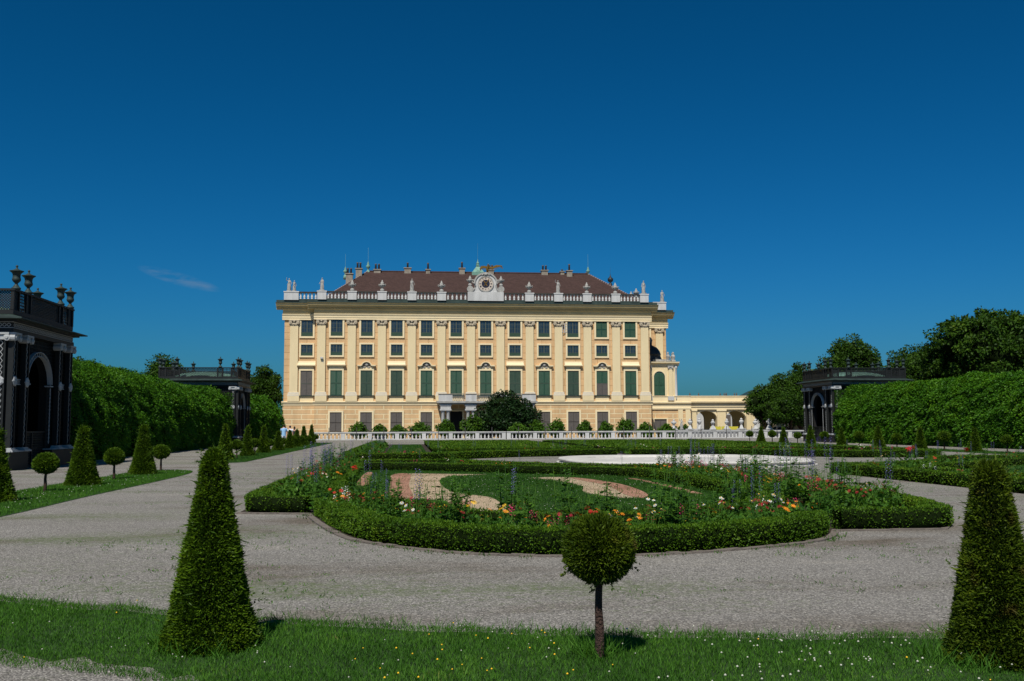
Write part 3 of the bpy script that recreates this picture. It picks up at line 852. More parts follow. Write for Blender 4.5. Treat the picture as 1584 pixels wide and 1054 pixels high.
# ------------------------------------------------------------------ hedges
def hedge_mesh(path, w, h, n, L, W, leafmat, round_=0.08, bumpy=0.03, seed=0.0, caps=True):
    path = np.array(path, float)
    s = rng.uniform(0, 1, n)
    _, _, total = along(path, np.array([0.0]))
    s = s * total
    C, T, _ = along(path, s)
    Nn = np.stack([T[:, 1], -T[:, 0]], 1)
    per = 2 * h + w
    u = rng.uniform(0, per, n)
    side = np.where(u < h, -1, np.where(u > h + w, 1, 0))
    off = np.where(side == -1, -w / 2, np.where(side == 1, w / 2, u - h - w / 2))
    z = np.where(side == -1, u, np.where(side == 1, u - h - w, h))
    P = np.stack([C[:, 0] + Nn[:, 0] * off, C[:, 1] + Nn[:, 1] * off, z], 1)
    nor = np.stack([np.where(side == 0, 0, Nn[:, 0] * side), np.where(side == 0, 0, Nn[:, 1] * side), np.where(side == 0, 1.0, 0.0)], 1)
    # round the shoulders
    es = np.clip(1 - (h - z) / max(round_, 1e-3), 0, 1) * (side != 0)
    et = np.clip(1 - (w / 2 - np.abs(off)) / max(round_, 1e-3), 0, 1) * (side == 0)
    P[:, 0] -= Nn[:, 0] * side * round_ * 0.35 * es; P[:, 1] -= Nn[:, 1] * side * round_ * 0.35 * es
    P[:, 2] -= round_ * 0.35 * et
    P += nor * (bumpy * (lump(P + seed, 2.4 / max(h, 0.3)) + 0.7 * lump(P + seed, 7 / max(h, 0.3)) + rng.normal(0, 0.35, n)))[:, None]
    low = np.clip(1 - z / (0.25 * h), 0, 1) * (side != 0)     # thinner at the foot
    P -= nor * (low * 0.06 * w)[:, None]
    D = nor + rng.normal(0, 0.6, (n, 3)) + np.array([0, 0, 0.25])
    LV = leaf_verts(P - nor * L * 0.4, D, L * rng.uniform(0.6, 1.35, n), W * rng.uniform(0.7, 1.3, n))
    # solid dark inside
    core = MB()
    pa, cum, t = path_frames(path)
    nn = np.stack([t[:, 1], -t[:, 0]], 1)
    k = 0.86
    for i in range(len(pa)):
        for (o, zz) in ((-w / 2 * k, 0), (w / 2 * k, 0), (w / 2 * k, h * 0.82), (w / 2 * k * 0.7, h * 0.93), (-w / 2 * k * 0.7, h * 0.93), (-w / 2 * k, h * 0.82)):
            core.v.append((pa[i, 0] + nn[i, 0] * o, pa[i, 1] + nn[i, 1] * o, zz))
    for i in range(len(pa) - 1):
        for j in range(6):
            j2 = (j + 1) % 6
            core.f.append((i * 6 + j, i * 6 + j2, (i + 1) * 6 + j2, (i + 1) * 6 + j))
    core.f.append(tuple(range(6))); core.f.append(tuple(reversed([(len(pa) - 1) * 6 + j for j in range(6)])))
    if caps:   # leaves over the two ends
        for e, sg in ((0, -1), (-1, 1)):
            m = max(60, int(n * w * h / (total * per)))
            o = rng.uniform(-w / 2, w / 2, m); zz = rng.uniform(0, h, m)
            tt = np.array([t[e, 0] * sg, t[e, 1] * sg, 0])
            Pc = np.stack([pa[e, 0] + nn[e, 0] * o, pa[e, 1] + nn[e, 1] * o, zz], 1) + tt * bumpy * rng.normal(0, 1, (m, 1))
            LV = np.concatenate([LV, leaf_verts(Pc - tt * L * 0.3, tt + rng.normal(0, 0.6, (m, 3)), L, W)])
    return leaf_mesh('box_hedge', LV, leafmat, core, M['boxcore'])


def offset_path(path, d):
    pa, cum, t = path_frames(path)
    return np.stack([pa[:, 0] + t[:, 1] * d, pa[:, 1] - t[:, 0] * d], 1)


def hedge(path, w, h, n, L, W, label, group, seed=0.0, round_=0.07, bumpy=0.022, mat='box'):
    o = put('box_hedge', hedge_mesh(path, w, h, n, L, W, M[mat], round_, bumpy, seed))
    return tag(o, label, 'hedge', group)


HG = 'low box hedges edging the flower beds'
HH, HW = 0.315, 0.44
# near bed (bed A): outer hedge runs, built inwards of the bed outline
arc = offset_path(smooth_poly(BED_OUT[3:20], 5), -0.36)[2:-1]
hedge(arc, HW, HH, 42000, 0.030, 0.017, 'curved low box hedge bulging forward at the front of the near flower bed', HG, 1.0)
left_run = [(-2.93, 40.0), (-2.9, 30), (-2.93, 20.1), (-2.75, 19.50), (-2.2, 19.28), (-1.85, 19.2)]
left_run = np.concatenate([smooth_poly(left_run[:3], 6)[:-1], smooth_poly(left_run[2:], 4)])
hedge(left_run, HW, HH, 22000, 0.036, 0.021, 'low box hedge along the left side of the near flower bed', HG, 2.0)
right_run = np.concatenate([smooth_poly([(6.62, 14.98), (7.4, 14.95), (8.1, 14.95), (8.55, 15.6), (9.1, 18.0)], 5)[:-1], smooth_poly([(9.1, 18.0), (9.15, 25), (9.15, 32.6)], 5)])
hedge(right_run, HW, HH, 26000, 0.034, 0.020, 'low box hedge along the right side of the near flower bed', HG, 3.0)
back_run = [(CX + 10.25 * math.cos(R(a)), CY + 10.25 * math.sin(R(a))) for a in range(255, 194, -5)] + [(0.5, 39.9), (-2.6, 40.0)]
hedge(back_run, HW, HH, 12000, 0.05, 0.03, 'low curved box hedge at the back of the near flower bed', HG, 4.0)
inner_pts = [(-1.75, 36.6), (-1.7, 29), (-1.6, 22.5), (-0.6, 18.8), (0.3, 16.9), (1.3, 15.35), (2.5, 14.85), (3.7, 15.15), (4.9, 15.9), (6.0, 17.0), (7.1, 18.8), (7.45, 22), (7.45, 28.5), (6.9, 31.0), (5.2, 32.6), (3.3, 34.0), (1.62, 35.5), (0.2, 36.6)]
inner = smooth_poly(inner_pts, 4, True); inner = np.concatenate([inner, inner[:1]])
hedge(inner, 0.40, 0.31, 52000, 0.034, 0.020, 'closed inner box hedge round the grass panel of the near bed', HG, 5.0)
# right near bed (mirror about the axis): only its left side is in the picture
rr_run = np.array(mirror([tuple(p) for p in right_run[5:]], True))
hedge(rr_run, HW + 0.06, HH + 0.03, 14000, 0.045, 0.027, 'low box hedge along the left side of the right hand flower bed', HG, 6.0)
rb_run = np.array(mirror(back_run, True))
hedge(rb_run, HW, HH, 11000, 0.05, 0.03, 'low curved box hedge at the back of the right hand bed', HG, 7.0)
ri = np.array(mirror([tuple(p) for p in inner], True))
hedge(ri, 0.40, 0.31, 22000, 0.05, 0.03, 'closed inner box hedge of the right hand flower bed', HG, 8.0)
# far ring hedge beyond the basin and the broad clipped box behind it
ringR = 11.6
ring_l = [(CX + ringR * math.cos(R(a)), CY + ringR * math.sin(R(a))) for a in range(92, 156, 4)] + [(-0.4, 47.6), (-2.8, 47.6)]
ring_r = mirror(ring_l, True)
hedge(ring_l, 0.5, 0.36, 14000, 0.06, 0.036, 'curved low box hedge beyond the basin, left of the fountain axis', HG, 9.0)
hedge(ring_r, 0.5, 0.36, 14000, 0.06, 0.036, 'curved low box hedge beyond the basin, right of the fountain axis', HG, 10.0)
hedge([(-2.9, 48.0), (-2.9, 60), (-2.8, 75), (-2.7, 92)], 0.5, 0.36, 9000, 0.075, 0.045, 'straight low box hedge along the far left flower bed', HG, 11.0)
hedge([(26.5, 48.0), (26.5, 60), (26.5, 75), (26.4, 92)], 0.5, 0.36, 9000, 0.075, 0.045, 'straight low box hedge along the far right flower bed', HG, 12.0)


def box_field(x0, x1, y0, y1, h, n, label, seed):
    P = rng.uniform((x0, y0), (x1, y1), (n, 2))
    P3 = np.concatenate([P, np.full((n, 1), h)], 1)
    P3[:, 2] += 0.03 * lump(P3 + seed, 1.1) + 0.02 * lump(P3, 4)
    # shallow grooves between the planted rows
    P3[:, 2] -= 0.10 * (np.abs(((P3[:, 1] - y0) / 4.2) % 1 - 0.5) > 0.47)
    D = rng.normal(0, 0.7, (n, 3)) + np.array([0, 0, 0.6])
    LV = leaf_verts(P3 - np.array([0, 0, 0.04]), D, 0.10 * rng.uniform(0.7, 1.4, n), 0.06)
    m = n // 8
    X = rng.uniform(x0, x1, m); Z = rng.uniform(0, h, m)
    LV = np.concatenate([LV, leaf_verts(np.stack([X, np.full(m, y0), Z], 1), np.array([0, -1, 0.3]) + rng.normal(0, 0.6, (m, 3)), 0.09, 0.05)])
    core = MB().box(x0 + .05, x1 - .05, y0 + .05, y1 - .05, 0, h * 0.9)
    return tag(put('box_hedge', leaf_mesh('box_hedge', LV, M['box'], core, M['boxcore'])), label, 'hedge', HG)


box_field(1.5, 11.0, 58.5, 92, 0.34, 26000, 'broad flat topped box planting before the balustrade, left of the axis', 1.0)
box_field(12.4, 25.0, 58.5, 92, 0.34, 30000, 'broad flat topped box planting before the balustrade, right of the axis', 2.0)

# soil in the flower borders, turf panels and coloured gravel ornaments
for nm, poly in (('near', BED_OUT_ALL), ('right', mirror(BED_OUT_ALL, True))):
    sheet('flower_bed_soil', poly, 0.004, M['soil'])
bed2 = [(-3.1, 47.4), (-0.3, 47.4)] + [(x, y) for x, y in ring_l[::-1][2:]] + [(11.5, 60), (11.5, 93), (-3.1, 93)]
sheet('flower_bed_soil', bed2, 0.004, M['soil'])
sheet('flower_bed_soil', mirror(bed2, True), 0.004, M['soil'])
sheet('lawn', [tuple(p) for p in inner[:-1]], 0.008, M['turf'])
sheet('lawn', [tuple(p) for p in ri[:-1]], 0.008, M['turf'])
sand1 = smooth_poly([(-0.40, 34.2), (-0.42, 29), (-0.33, 23.0), (0.3, 22.3), (0.85, 21.2), (0.82, 19.0), (1.3, 18.4), (1.9, 18.6), (1.95, 20.5), (1.85, 22.7), (1.25, 24.2), (0.97, 26.5), (0.98, 30.0), (1.4, 32.2), (2.7, 33.2), (1.4, 34.0)], 5, True)
sand2 = smooth_poly([(3.6, 30.7), (4.6, 31.3), (5.35, 30.2), (5.7, 27.0), (5.5, 23.6), (5.15, 22.0), (4.55, 22.2), (4.25, 24.0), (4.6, 26.2), (4.4, 28.6), (4.0, 29.8)], 5, True)
sand3 = smooth_poly([(2.2, 18.0), (3.0, 17.75), (3.6, 17.9), (3.0, 18.25)], 4, True)
pinks = [smooth_poly([(-0.45, 34.0), (-0.47, 29), (-0.38, 22.8), (0.12, 22.6), (0.05, 28), (0.10, 34.0)], 4, True),
         smooth_poly([(0.88, 21.4), (0.84, 19.0), (1.1, 18.5), (1.35, 18.6), (1.25, 20), (1.35, 21.4)], 4, True),
         smooth_poly([(5.05, 30.9), (5.45, 30.0), (5.85, 27.0), (5.65, 23.4), (5.2, 21.8), (5.05, 23), (5.35, 26.5), (5.1, 29.2)], 4, True),
         smooth_poly([(-1.42, 35.3), (-1.45, 31), (-1.38, 27.4), (-1.05, 28.0), (-1.15, 31), (-1.2, 35.4)], 4, True),
         smooth_poly([(6.9, 29.8), (7.0, 26.5), (6.9, 23.0), (6.65, 23.2), (6.75, 26.5), (6.65, 29.8)], 4, True)]
for p in (sand1, sand2, sand3): sheet('sand_ornament', [tuple(q) for q in p], 0.012, M['sand'])
for p in pinks: sheet('sand_ornament', [tuple(q) for q in p], 0.016, M['pink'])


def not_sand(P):
    r = np.zeros(len(P), bool)
    for p in [sand1, sand2, sand3] + pinks: r |= inside(p, P)
    return (~r) | (rng.random(len(P)) < 0.02)


blades('grass', [tuple(p) for p in inner[:-1]], 900, 0.04, 0.085, 0.012, M['grass_far'], z=0.008, keep=not_sand)
blades('grass', [tuple(p) for p in ri[:-1]], 150, 0.05, 0.10, 0.02, M['grass_far'], z=0.008)
q = rng.uniform((-1.2, 18), (6.6, 33), (420, 2)); q = q[inside(inner[:-1], q) & not_sand(q)]
heads('clover', q, 0.010, 0.05, 0.09, M['clover'])

q = rng.uniform((-0.5, 18.2), (5.8, 34), (420, 2)); q = q[~not_sand(q)]
tufts('weeds', q[lump(np.concatenate([q, q[:, :1]], 1), 1.7) > -0.2], M['grass_far'], 0.02, 0.07, 8, 0.07, 0.012)
# edging stones round the near bed
kb = MB()
ko = offset_path(np.concatenate([smooth_poly(BED_OUT[2:4], 4)[:-1], smooth_poly(BED_OUT[3:20], 5)[:-1], smooth_poly(BED_OUT[19:21], 4)[:-1], smooth_poly(BED_OUT[20:], 6)]), 0.02)
ki = offset_path(ko, -0.11)
for i in range(len(ko) - 1):
    (a, b), (c, d) = ko[i], ko[i + 1]; (e, f), (gx, gy) = ki[i], ki[i + 1]
    z = 0.024 + rnd.uniform(-.008, .006)
    kb.add([(a, b, 0), (c, d, 0), (gx, gy, 0), (e, f, 0), (a, b, z), (c, d, z), (gx, gy, z), (e, f, z)], [(4, 5, 6, 7), (0, 1, 5, 4), (2, 3, 7, 6), (1, 2, 6, 5), (3, 0, 4, 7)])
tag(kb.build('stone_edging', M['kerb']), kind='structure')


# ------------------------------------------------------------------ flowers
def stemmed(n_stems, h, spread, leaf, per, lw=0.45, low=0.0, upright=0.5):
    """stems with leaves, returns leaf verts and stem tops"""
    LV = []; tops = []; st = MB()
    for k in range(n_stems):
        a = rnd.uniform(0, 6.28); r = spread * math.sqrt(rnd.random())
        b = Vector((r * 0.5 * math.cos(a), r * 0.5 * math.sin(a), 0)); hh = h * rnd.uniform(0.75, 1.1)
        tp = Vector((r * 1.2 * math.cos(a), r * 1.2 * math.sin(a), hh))
        st.tube([b, (b + tp) / 2 + Vector((rnd.uniform(-.01, .01), rnd.uniform(-.01, .01), 0)), tp], [0.005, 0.004, 0.003], 4)
        tt = rng.uniform(low, 0.97, per); P = np.array(b) + tt[:, None] * np.array(tp - b)
        aa = rng.uniform(0, 6.28, per)
        D = np.stack([np.cos(aa), np.sin(aa), rng.uniform(-0.3, upright, per)], 1)
        ll = leaf * rng.uniform(0.6, 1.2, per) * (1.15 - 0.5 * tt)
        LV.append(leaf_verts(P, D, ll, ll * lw, N=np.array([[0, 0, 1.0]]) + rng.normal(0, 0.35, (per, 3)), fold=-0.06))
        tops.append(tp)
    return np.concatenate(LV), tops, st


def disc_flower(mb, c, r, n=9, tilt=None):
    c = Vector(c); d = (tilt or Vector((rnd.uniform(-.4, .4), -0.5 + rnd.uniform(-.4, .4), 1))).normalized()
    s = d.orthogonal().normalized(); u = d.cross(s)
    for layer, (rs, up) in enumerate(((1.0, 0.0), (0.65, 0.25))):
        for k in range(n):
            a = 2 * math.pi * k / n + layer * 0.3; w = 2.6 / n
            p1 = c + (s * math.cos(a - w / 2) + u * math.sin(a - w / 2)) * r * 0.9 * rs + d * up * r
            p2 = c + (s * math.cos(a) + u * math.sin(a)) * r * rs + d * (up - 0.1) * r
            p3 = c + (s * math.cos(a + w / 2) + u * math.sin(a + w / 2)) * r * 0.9 * rs + d * up * r
            mb.add([c + d * r * 0.12 * (1 + layer), p1, p2, p3], [(0, 1, 2, 3)])


def spike(mb, b, h, r, n, taper=0.8, flor=0.018):
    b = Vector(b)
    for k in range(n):
        t = k / max(1, n - 1); a = k * 2.4; rr_ = r * (1 - taper * t)
        c = b + Vector((rr_ * math.cos(a), rr_ * math.sin(a), h * t))
        o = Vector((math.cos(a), math.sin(a), 0.3)).normalized(); s = o.cross(Vector((0, 0, 1))).normalized() * flor * 0.5; up = Vector((0, 0, flor * 0.6))
        mb.add([c, c + s + o * flor * 0.5 + up * 0.3, c + o * flor + up * 0.2, c - s + o * flor * 0.5 - up * 0.4], [(0, 1, 2, 3)])


PL = {}      # kind -> list of (leaf mesh, [(part name, mesh)...])


def make_plant(kind, variants, fn):
    PL[kind] = []
    for v in range(variants):
        LV, st, parts = fn(v)
        me = leaf_mesh('foliage', LV, M['plant'], st, M['plant'])
        out = []
        for pt in parts:
            pm = pt[1].mesh(pt[0], M[pt[2]])
            if len(pt) == 5:      # flower centres in their own colour
                pm.materials.append(M[pt[4]])
                for pg_ in pm.polygons:
                    if pg_.index >= pt[3]: pg_.material_index = 1
            out.append((pt[0], pm))
        PL[kind].append((me, out))


def p_salvia(v):
    LV, tops, st = stemmed(4, 0.42, 0.10, 0.07, 12, 0.3)
    fl = MB()
    for k in range(rnd.choice([1, 2, 2, 3])):
        x, y = rnd.uniform(-.06, .06), rnd.uniform(-.06, .06); hh = rnd.uniform(0.55, 0.78)
        tx, ty = x * 2 + rnd.uniform(-.04, .04), y * 2
        st.tube([(x, y, 0), (tx, ty, hh)], [0.004, 0.003], 4)
        spike(fl, (tx, ty, hh - 0.12), 0.32, 0.018, 40, 0.6, 0.019)
    return LV, st, [('blossom', fl, 'fl_purple')]


def p_disc(mat, h, r, cnt, centre=None, leaf=0.065):
    def f(v):
        LV, tops, st = stemmed(6, h, 0.16, leaf, 16, 0.45)
        fl = MB(); ce = MB()
        for tp in tops[:cnt]:
            rr_ = r * rnd.uniform(0.75, 1.15); tp = tp + Vector((0, 0, 0.03))
            tl = Vector((rnd.uniform(-.4, .4), -0.6 + rnd.uniform(-.4, .4), 1))
            disc_flower(fl, tp, rr_, 9, tl)
            ce.ball(tp + tl.normalized() * rr_ * 0.35, rr_ * 0.28, 6, 4)
        if not centre: return LV, st, [('blossom', fl, mat)]
        k = len(fl.f); fl.add(ce.v, ce.f)
        return LV, st, [('blossom', fl, mat, k, centre)]
    return f


def p_snap(mat, h):
    def f(v):
        LV, tops, st = stemmed(6, h, 0.14, 0.06, 16, 0.3)
        fl = MB()
        for tp in tops[:3]: spike(fl, tp - Vector((0, 0, 0.04)), 0.13, 0.020, 15, 0.6, 0.026)
        return LV, st, [('blossom', fl, mat)]
    return f


def p_leafy(v):
    LV, tops, st = stemmed(7, 0.58 + 0.08 * v, 0.15, 0.11, 26, 0.42, 0.1)
    return LV, st, []


def p_dock(v):
    LV, tops, st = stemmed(5, 0.35, 0.12, 0.24, 7, 0.45, 0.0, 0.9)
    return LV, st, []


def p_canna(v):
    LV, tops, st = stemmed(3, 0.62, 0.10, 0.30, 6, 0.35, 0.0, 1.2)
    fl = MB()
    for k in range(16):
        c = tops[0] + Vector((rnd.gauss(0, .035), rnd.gauss(0, .035), rnd.uniform(0, .11)))
        disc_flower(fl, c, 0.045, 5)
    return LV, st, [('blossom', fl, 'fl_red')]


make_plant('salvia', 4, p_salvia)
make_plant('marigold', 3, p_disc('fl_orange', 0.30, 0.036, 4))
make_plant('rudbeckia', 3, p_disc('fl_yellow', 0.34, 0.038, 3, 'fl_brown'))
make_plant('zinnia', 3, p_disc('fl_darkred', 0.38, 0.036, 4))
make_plant('poppy', 2, p_disc('fl_red', 0.42, 0.040, 3))
make_plant('daisy', 3, p_disc('fl_white', 0.46, 0.032, 4, 'fl_yellow'))
make_plant('snapdragon', 3, p_snap('fl_magenta', 0.34))
make_plant('white_snapdragon', 2, p_snap('fl_white', 0.36))
make_plant('leafy_plant', 4, p_leafy)
make_plant('broad_leaf_plant', 2, p_dock)
make_plant('canna', 1, p_canna)
DESC = {
    'salvia': ('salvia', 'flower', 'purple salvia with tall thin flower spikes'), 'marigold': ('marigold', 'flower', 'orange marigold plant'),
    'rudbeckia': ('rudbeckia', 'flower', 'yellow coneflower plant with dark centres'), 'zinnia': ('zinnia', 'flower', 'dark red zinnia plant'),
    'poppy': ('zinnia', 'flower', 'bright red zinnia plant'), 'daisy': ('daisy', 'flower', 'white daisy plant'),
    'snapdragon': ('snapdragon', 'flower', 'magenta snapdragon plant'), 'white_snapdragon': ('snapdragon', 'flower', 'white snapdragon plant'),
    'leafy_plant': ('leafy_plant', 'plant', 'tall green leafy plant without flowers'), 'broad_leaf_plant': ('broad_leaf_plant', 'plant', 'low plant with broad drooping leaves'),
    'canna': ('canna', 'flower', 'tall bright red canna flower')}


def plant(kind, x, y, where, s=1.0, special=None):
    me, parts = rnd.choice(PL[kind])
    nm, cat, d = DESC[kind]
    o = put(nm, me, None, (x, y, 0.0), rnd.uniform(0, 6.28), (s, s, s * rnd.uniform(0.9, 1.1)))
    tag(o, special or f'{d} in {where}', cat, f'{d}s in {where}')
    for pn, pm in parts: put(pn, pm, o)
    return o


def band(path, w, n):
    path = np.array(path, float)
    _, _, tot = along(path, np.array([0.0]))
    s = rng.uniform(0, tot, n); C, T, _ = along(path, s)
    o = rng.uniform(-w / 2, w / 2, n)
    return np.stack([C[:, 0] + T[:, 1] * o, C[:, 1] - T[:, 0] * o], 1)


def undergrowth(name, path, w, n, h, leaf, seed):
    P = band(path, w, n)
    P3 = np.concatenate([P, np.zeros((n, 1))], 1)
    hh = h * np.clip(0.75 + 0.35 * lump(P3 + seed, 1.5) + 0.2 * lump(P3, 4.0), 0.2, 1.5)
    P3[:, 2] = hh * np.sqrt(rng.random(n))
    a = rng.uniform(0, 6.28, n)
    D = np.stack([np.cos(a), np.sin(a), rng.uniform(-0.1, 1.3, n)], 1)
    ll = leaf * rng.uniform(0.5, 1.4, n)
    LV = leaf_verts(P3, D, ll, ll * rng.uniform(0.3, 0.6, n), N=np.array([[0, 0, 1.0]]) + rng.normal(0, 0.5, (n, 3)), fold=-0.05)
    return tag(put(name, np_mesh(name, LV, np.full(n, 4), [M['plant']])), kind='stuff')


B_LEFT = smooth_poly([(-2.3, 38.8), (-2.25, 30), (-2.2, 21), (-1.9, 20.4)], 4)
B_FRONT = smooth_poly([(-1.2, 19.6), (-0.7, 17.8), (-0.1, 16.0), (0.75, 14.6), (2.1, 13.65), (3.3, 13.65), (4.4, 14.1), (5.4, 14.9), (6.5, 16.1)], 5)
B_RIGHT = smooth_poly([(7.3, 16.0), (8.2, 17.6), (8.35, 22), (8.35, 31.5)], 5)
B_BACK = smooth_poly([(-2.2, 38.4), (0.8, 38.0), (2.6, 36.5), (4.6, 34.8), (7.0, 33.0), (8.4, 32.2)], 4)
undergrowth('border_foliage', B_LEFT, 0.95, 12000, 0.46, 0.09, 1.0)
undergrowth('border_foliage', B_FRONT, 1.4, 15000, 0.31, 0.075, 2.0)
undergrowth('border_foliage', B_RIGHT, 1.3, 15000, 0.44, 0.085, 3.0)
undergrowth('border_foliage', B_BACK, 1.2, 2600, 0.24, 0.10, 4.0)
NB = 'the near flower bed'


def scatter(path, w, mix, where, smin=0.85, smax=1.15):
    for kind, n in mix.items():
        for x, y in band(path, w, n): plant(kind, x, y, where, rnd.uniform(smin, smax))


scatter(B_LEFT, 0.85, dict(salvia=20, marigold=18, rudbeckia=6, zinnia=26, poppy=4, daisy=5, snapdragon=8, leafy_plant=26), 'the left border of the near bed', 1.0, 1.35)
scatter(B_FRONT, 1.1, dict(salvia=9, marigold=26, rudbeckia=8, zinnia=28, poppy=3, daisy=9, snapdragon=11, white_snapdragon=3, leafy_plant=34, broad_leaf_plant=14), 'the front border of the near bed', 0.85, 1.2)
scatter(B_RIGHT, 1.1, dict(salvia=17, marigold=18, rudbeckia=8, zinnia=36, snapdragon=18, white_snapdragon=4, daisy=8, leafy_plant=28, broad_leaf_plant=8), 'the right border of the near bed', 0.95, 1.4)
scatter(B_BACK, 1.0, dict(salvia=4, marigold=10, zinnia=9, daisy=4, snapdragon=2, leafy_plant=2), 'the back border of the near bed', 0.7, 0.9)
for (x, y, k) in [(1.55, 15.6, 1.3), (2.35, 15.2, 1.25), (3.1, 15.4, 1.35), (4.2, 16.0, 1.4), (4.6, 16.4, 1.2), (0.9, 16.3, 1.2), (5.6, 17.2, 1.3), (6.4, 18.2, 1.3)]: plant('leafy_plant', x, y, 'the front border of the near bed', k)
plant('canna', -1.35, 25.0, NB, 1.0, 'tall bright red canna flower, the only one left of the sand ornament')
for (x, y) in [(0.95, 15.0), (1.75, 14.25)]: plant('rudbeckia', x, y, 'the front border of the near bed', 1.25)
for (x, y) in [(2.6, 14.2), (2.3, 14.3)]: plant('leafy_plant', x, y, 'the front border of the near bed', 0.95)
RB_L = np.array(mirror([tuple(p) for p in B_RIGHT], True)); RB_B = np.array(mirror([tuple(p) for p in B_BACK], True))
undergrowth('border_foliage', RB_L, 1.2, 5000, 0.34, 0.10, 5.0)
undergrowth('border_foliage', RB_B, 1.2, 2600, 0.3, 0.12, 6.0)
scatter(RB_L, 1.1, dict(salvia=12, marigold=8, zinnia=4, white_snapdragon=3, daisy=2, leafy_plant=10), 'the right hand flower bed')
scatter(RB_B, 1.0, dict(salvia=9, marigold=5, zinnia=3, poppy=3, leafy_plant=5), 'the back border of the right hand bed')
for (x, y) in [(17.3, 33.3), (18.6, 35.2), (21.0, 35.6)]: plant('canna', x, y, 'the back border of the right hand bed', 1.15)
F_L = np.array([(CX + (ringR + 1.5) * math.cos(R(a)), CY + (ringR + 1.5) * math.sin(R(a))) for a in range(92, 152, 5)] + [(-2.0, 50.0)])
F_R = np.array(mirror([tuple(p) for p in F_L], True))
F_LS = np.array([(-2.1, 49.0), (-2.0, 62.0), (-2.0, 76.0)])
undergrowth('border_foliage', F_L, 2.0, 4200, 0.28, 0.14, 7.0)
undergrowth('border_foliage', F_R, 2.0, 4600, 0.28, 0.14, 8.0)
undergrowth('border_foliage', F_LS, 1.2, 3000, 0.5, 0.16, 9.0)
scatter(F_L, 1.6, dict(salvia=12, marigold=11, daisy=5, zinnia=4, snapdragon=3, leafy_plant=5), 'the far left flower bed', 0.9, 1.2)
scatter(F_R, 1.6, dict(salvia=10, marigold=9, daisy=5, zinnia=8, snapdragon=10, leafy_plant=4), 'the far right flower bed', 0.9, 1.2)
scatter(F_LS, 1.0, dict(salvia=12, marigold=4, zinnia=5, leafy_plant=10), 'the far left flower bed', 1.0, 1.25)
sheet('lawn', [(-1.3, 55), (1.2, 55), (1.2, 90), (-1.3, 90)], 0.008, M['turf'])
for p in ([(-1.1, 58), (-0.7, 58), (-0.7, 74), (-1.1, 74)], [(0.6, 60), (0.95, 60), (0.95, 74), (0.6, 74)]): sheet('sand_ornament', p, 0.012, M['pink'])
blades('grass', [(-1.3, 55), (1.2, 55), (1.2, 90), (-1.3, 90)], 120, 0.06, 0.1, 0.03, M['grass_far'], z=0.008)

# ------------------------------------------------------------------ fountain basin
bt = thing('fountain_basin', 'low wide pale stone fountain basin with a flat rounded rim', 'fountain basin', (CX, CY, 0))


def lobed(r, n=96, amp=0.0):
    out = []
    for k in range(n):
        a = 2 * math.pi * k / n
        # quatrefoil of straight fronts and rounded corners
        c, s = abs(math.cos(a)), abs(math.sin(a))
        q = r / ((c ** 3.2 + s ** 3.2) ** (1 / 3.2))
        out.append((q * math.cos(a), q * math.sin(a)))
    return out


def ringwall(mb, prof, n=96):
    """prof: (radius, z) list swept round the lobed outline"""
    rings = [[(x, y, z) for x, y in lobed(r, n)] for r, z in prof]
    vs = [p for rg_ in rings for p in rg_]
    fs = []
    for i in range(len(rings) - 1):
        for k in range(n):
            k2 = (k + 1) % n
            fs.append((i * n + k, i * n + k2, (i + 1) * n + k2, (i + 1) * n + k))
    mb.add(vs, fs)


b1 = MB(); ringwall(b1, [(5.22, 0.0), (5.22, 0.035), (5.05, 0.04)]); b1.build('step', M['basin'], bt)
b2 = MB()
ringwall(b2, [(5.06, 0.03), (5.04, 0.07), (5.02, 0.085), (5.06, 0.10), (5.13, 0.13), (5.14, 0.17), (5.10, 0.205), (5.0, 0.225), (4.6, 0.23), (3.9, 0.225), (3.84, 0.20), (3.82, 0.10)])
b2.build('rim', M['basin'], bt, smooth=True)
b3 = MB(); vs = [(x, y, 0.14) for x, y in lobed(3.83)]; b3.add(vs, [tuple(range(len(vs)))]); b3.build('basin_floor', M['basin'], bt)


# ------------------------------------------------------------------ trellis pavilions
def chain(mb, p0, p1, side, w=0.085, pitch=0.21, t=0.017):
    """two crossing zigzags from p0 to p1, spread along 'side'"""
    p0 = Vector(p0); p1 = Vector(p1); s = Vector(side).normalized() * w
    n = max(2, int((p1 - p0).length / pitch)); d = (p1 - p0) / n; nrm = d.normalized().cross(s.normalized())
    for k in range(n):
        a = p0 + d * k; m = a + d * 0.5; b = a + d
        for sg in (1, -1):
            mb.bar(a, m + s * sg, t, t, nrm); mb.bar(m + s * sg, b, t, t, nrm)


def lattice_grid(mb, o, ex, ez, w, h, step, t, diag=False, nrm=(1, 0, 0)):
    o = Vector(o); ex = Vector(ex); ez = Vector(ez)
    if not diag:
        n = max(1, round(w / step))
        for i in range(n + 1): mb.bar(o + ex * (w * i / n), o + ex * (w * i / n) + ez * h, t, t * 0.5, nrm)
        n = max(1, round(h / step))
        for i in range(n + 1): mb.bar(o + ez * (h * i / n) , o + ez * (h * i / n) + ex * w, t, t * 0.5, nrm)
        return
    k = -h
    while k < w:
        a0 = max(0, k); a1 = min(w, k + h)
        if a1 - a0 > 0.03:
            mb.bar(o + ex * a0 + ez * (a0 - k), o + ex * a1 + ez * (a1 - k), t, t * 0.5, nrm)
            mb.bar(o + ex * a0 + ez * (h - (a0 - k)), o + ex * a1 + ez * (h - (a1 - k)), t, t * 0.5, nrm)
        k += step


PW = 6.8


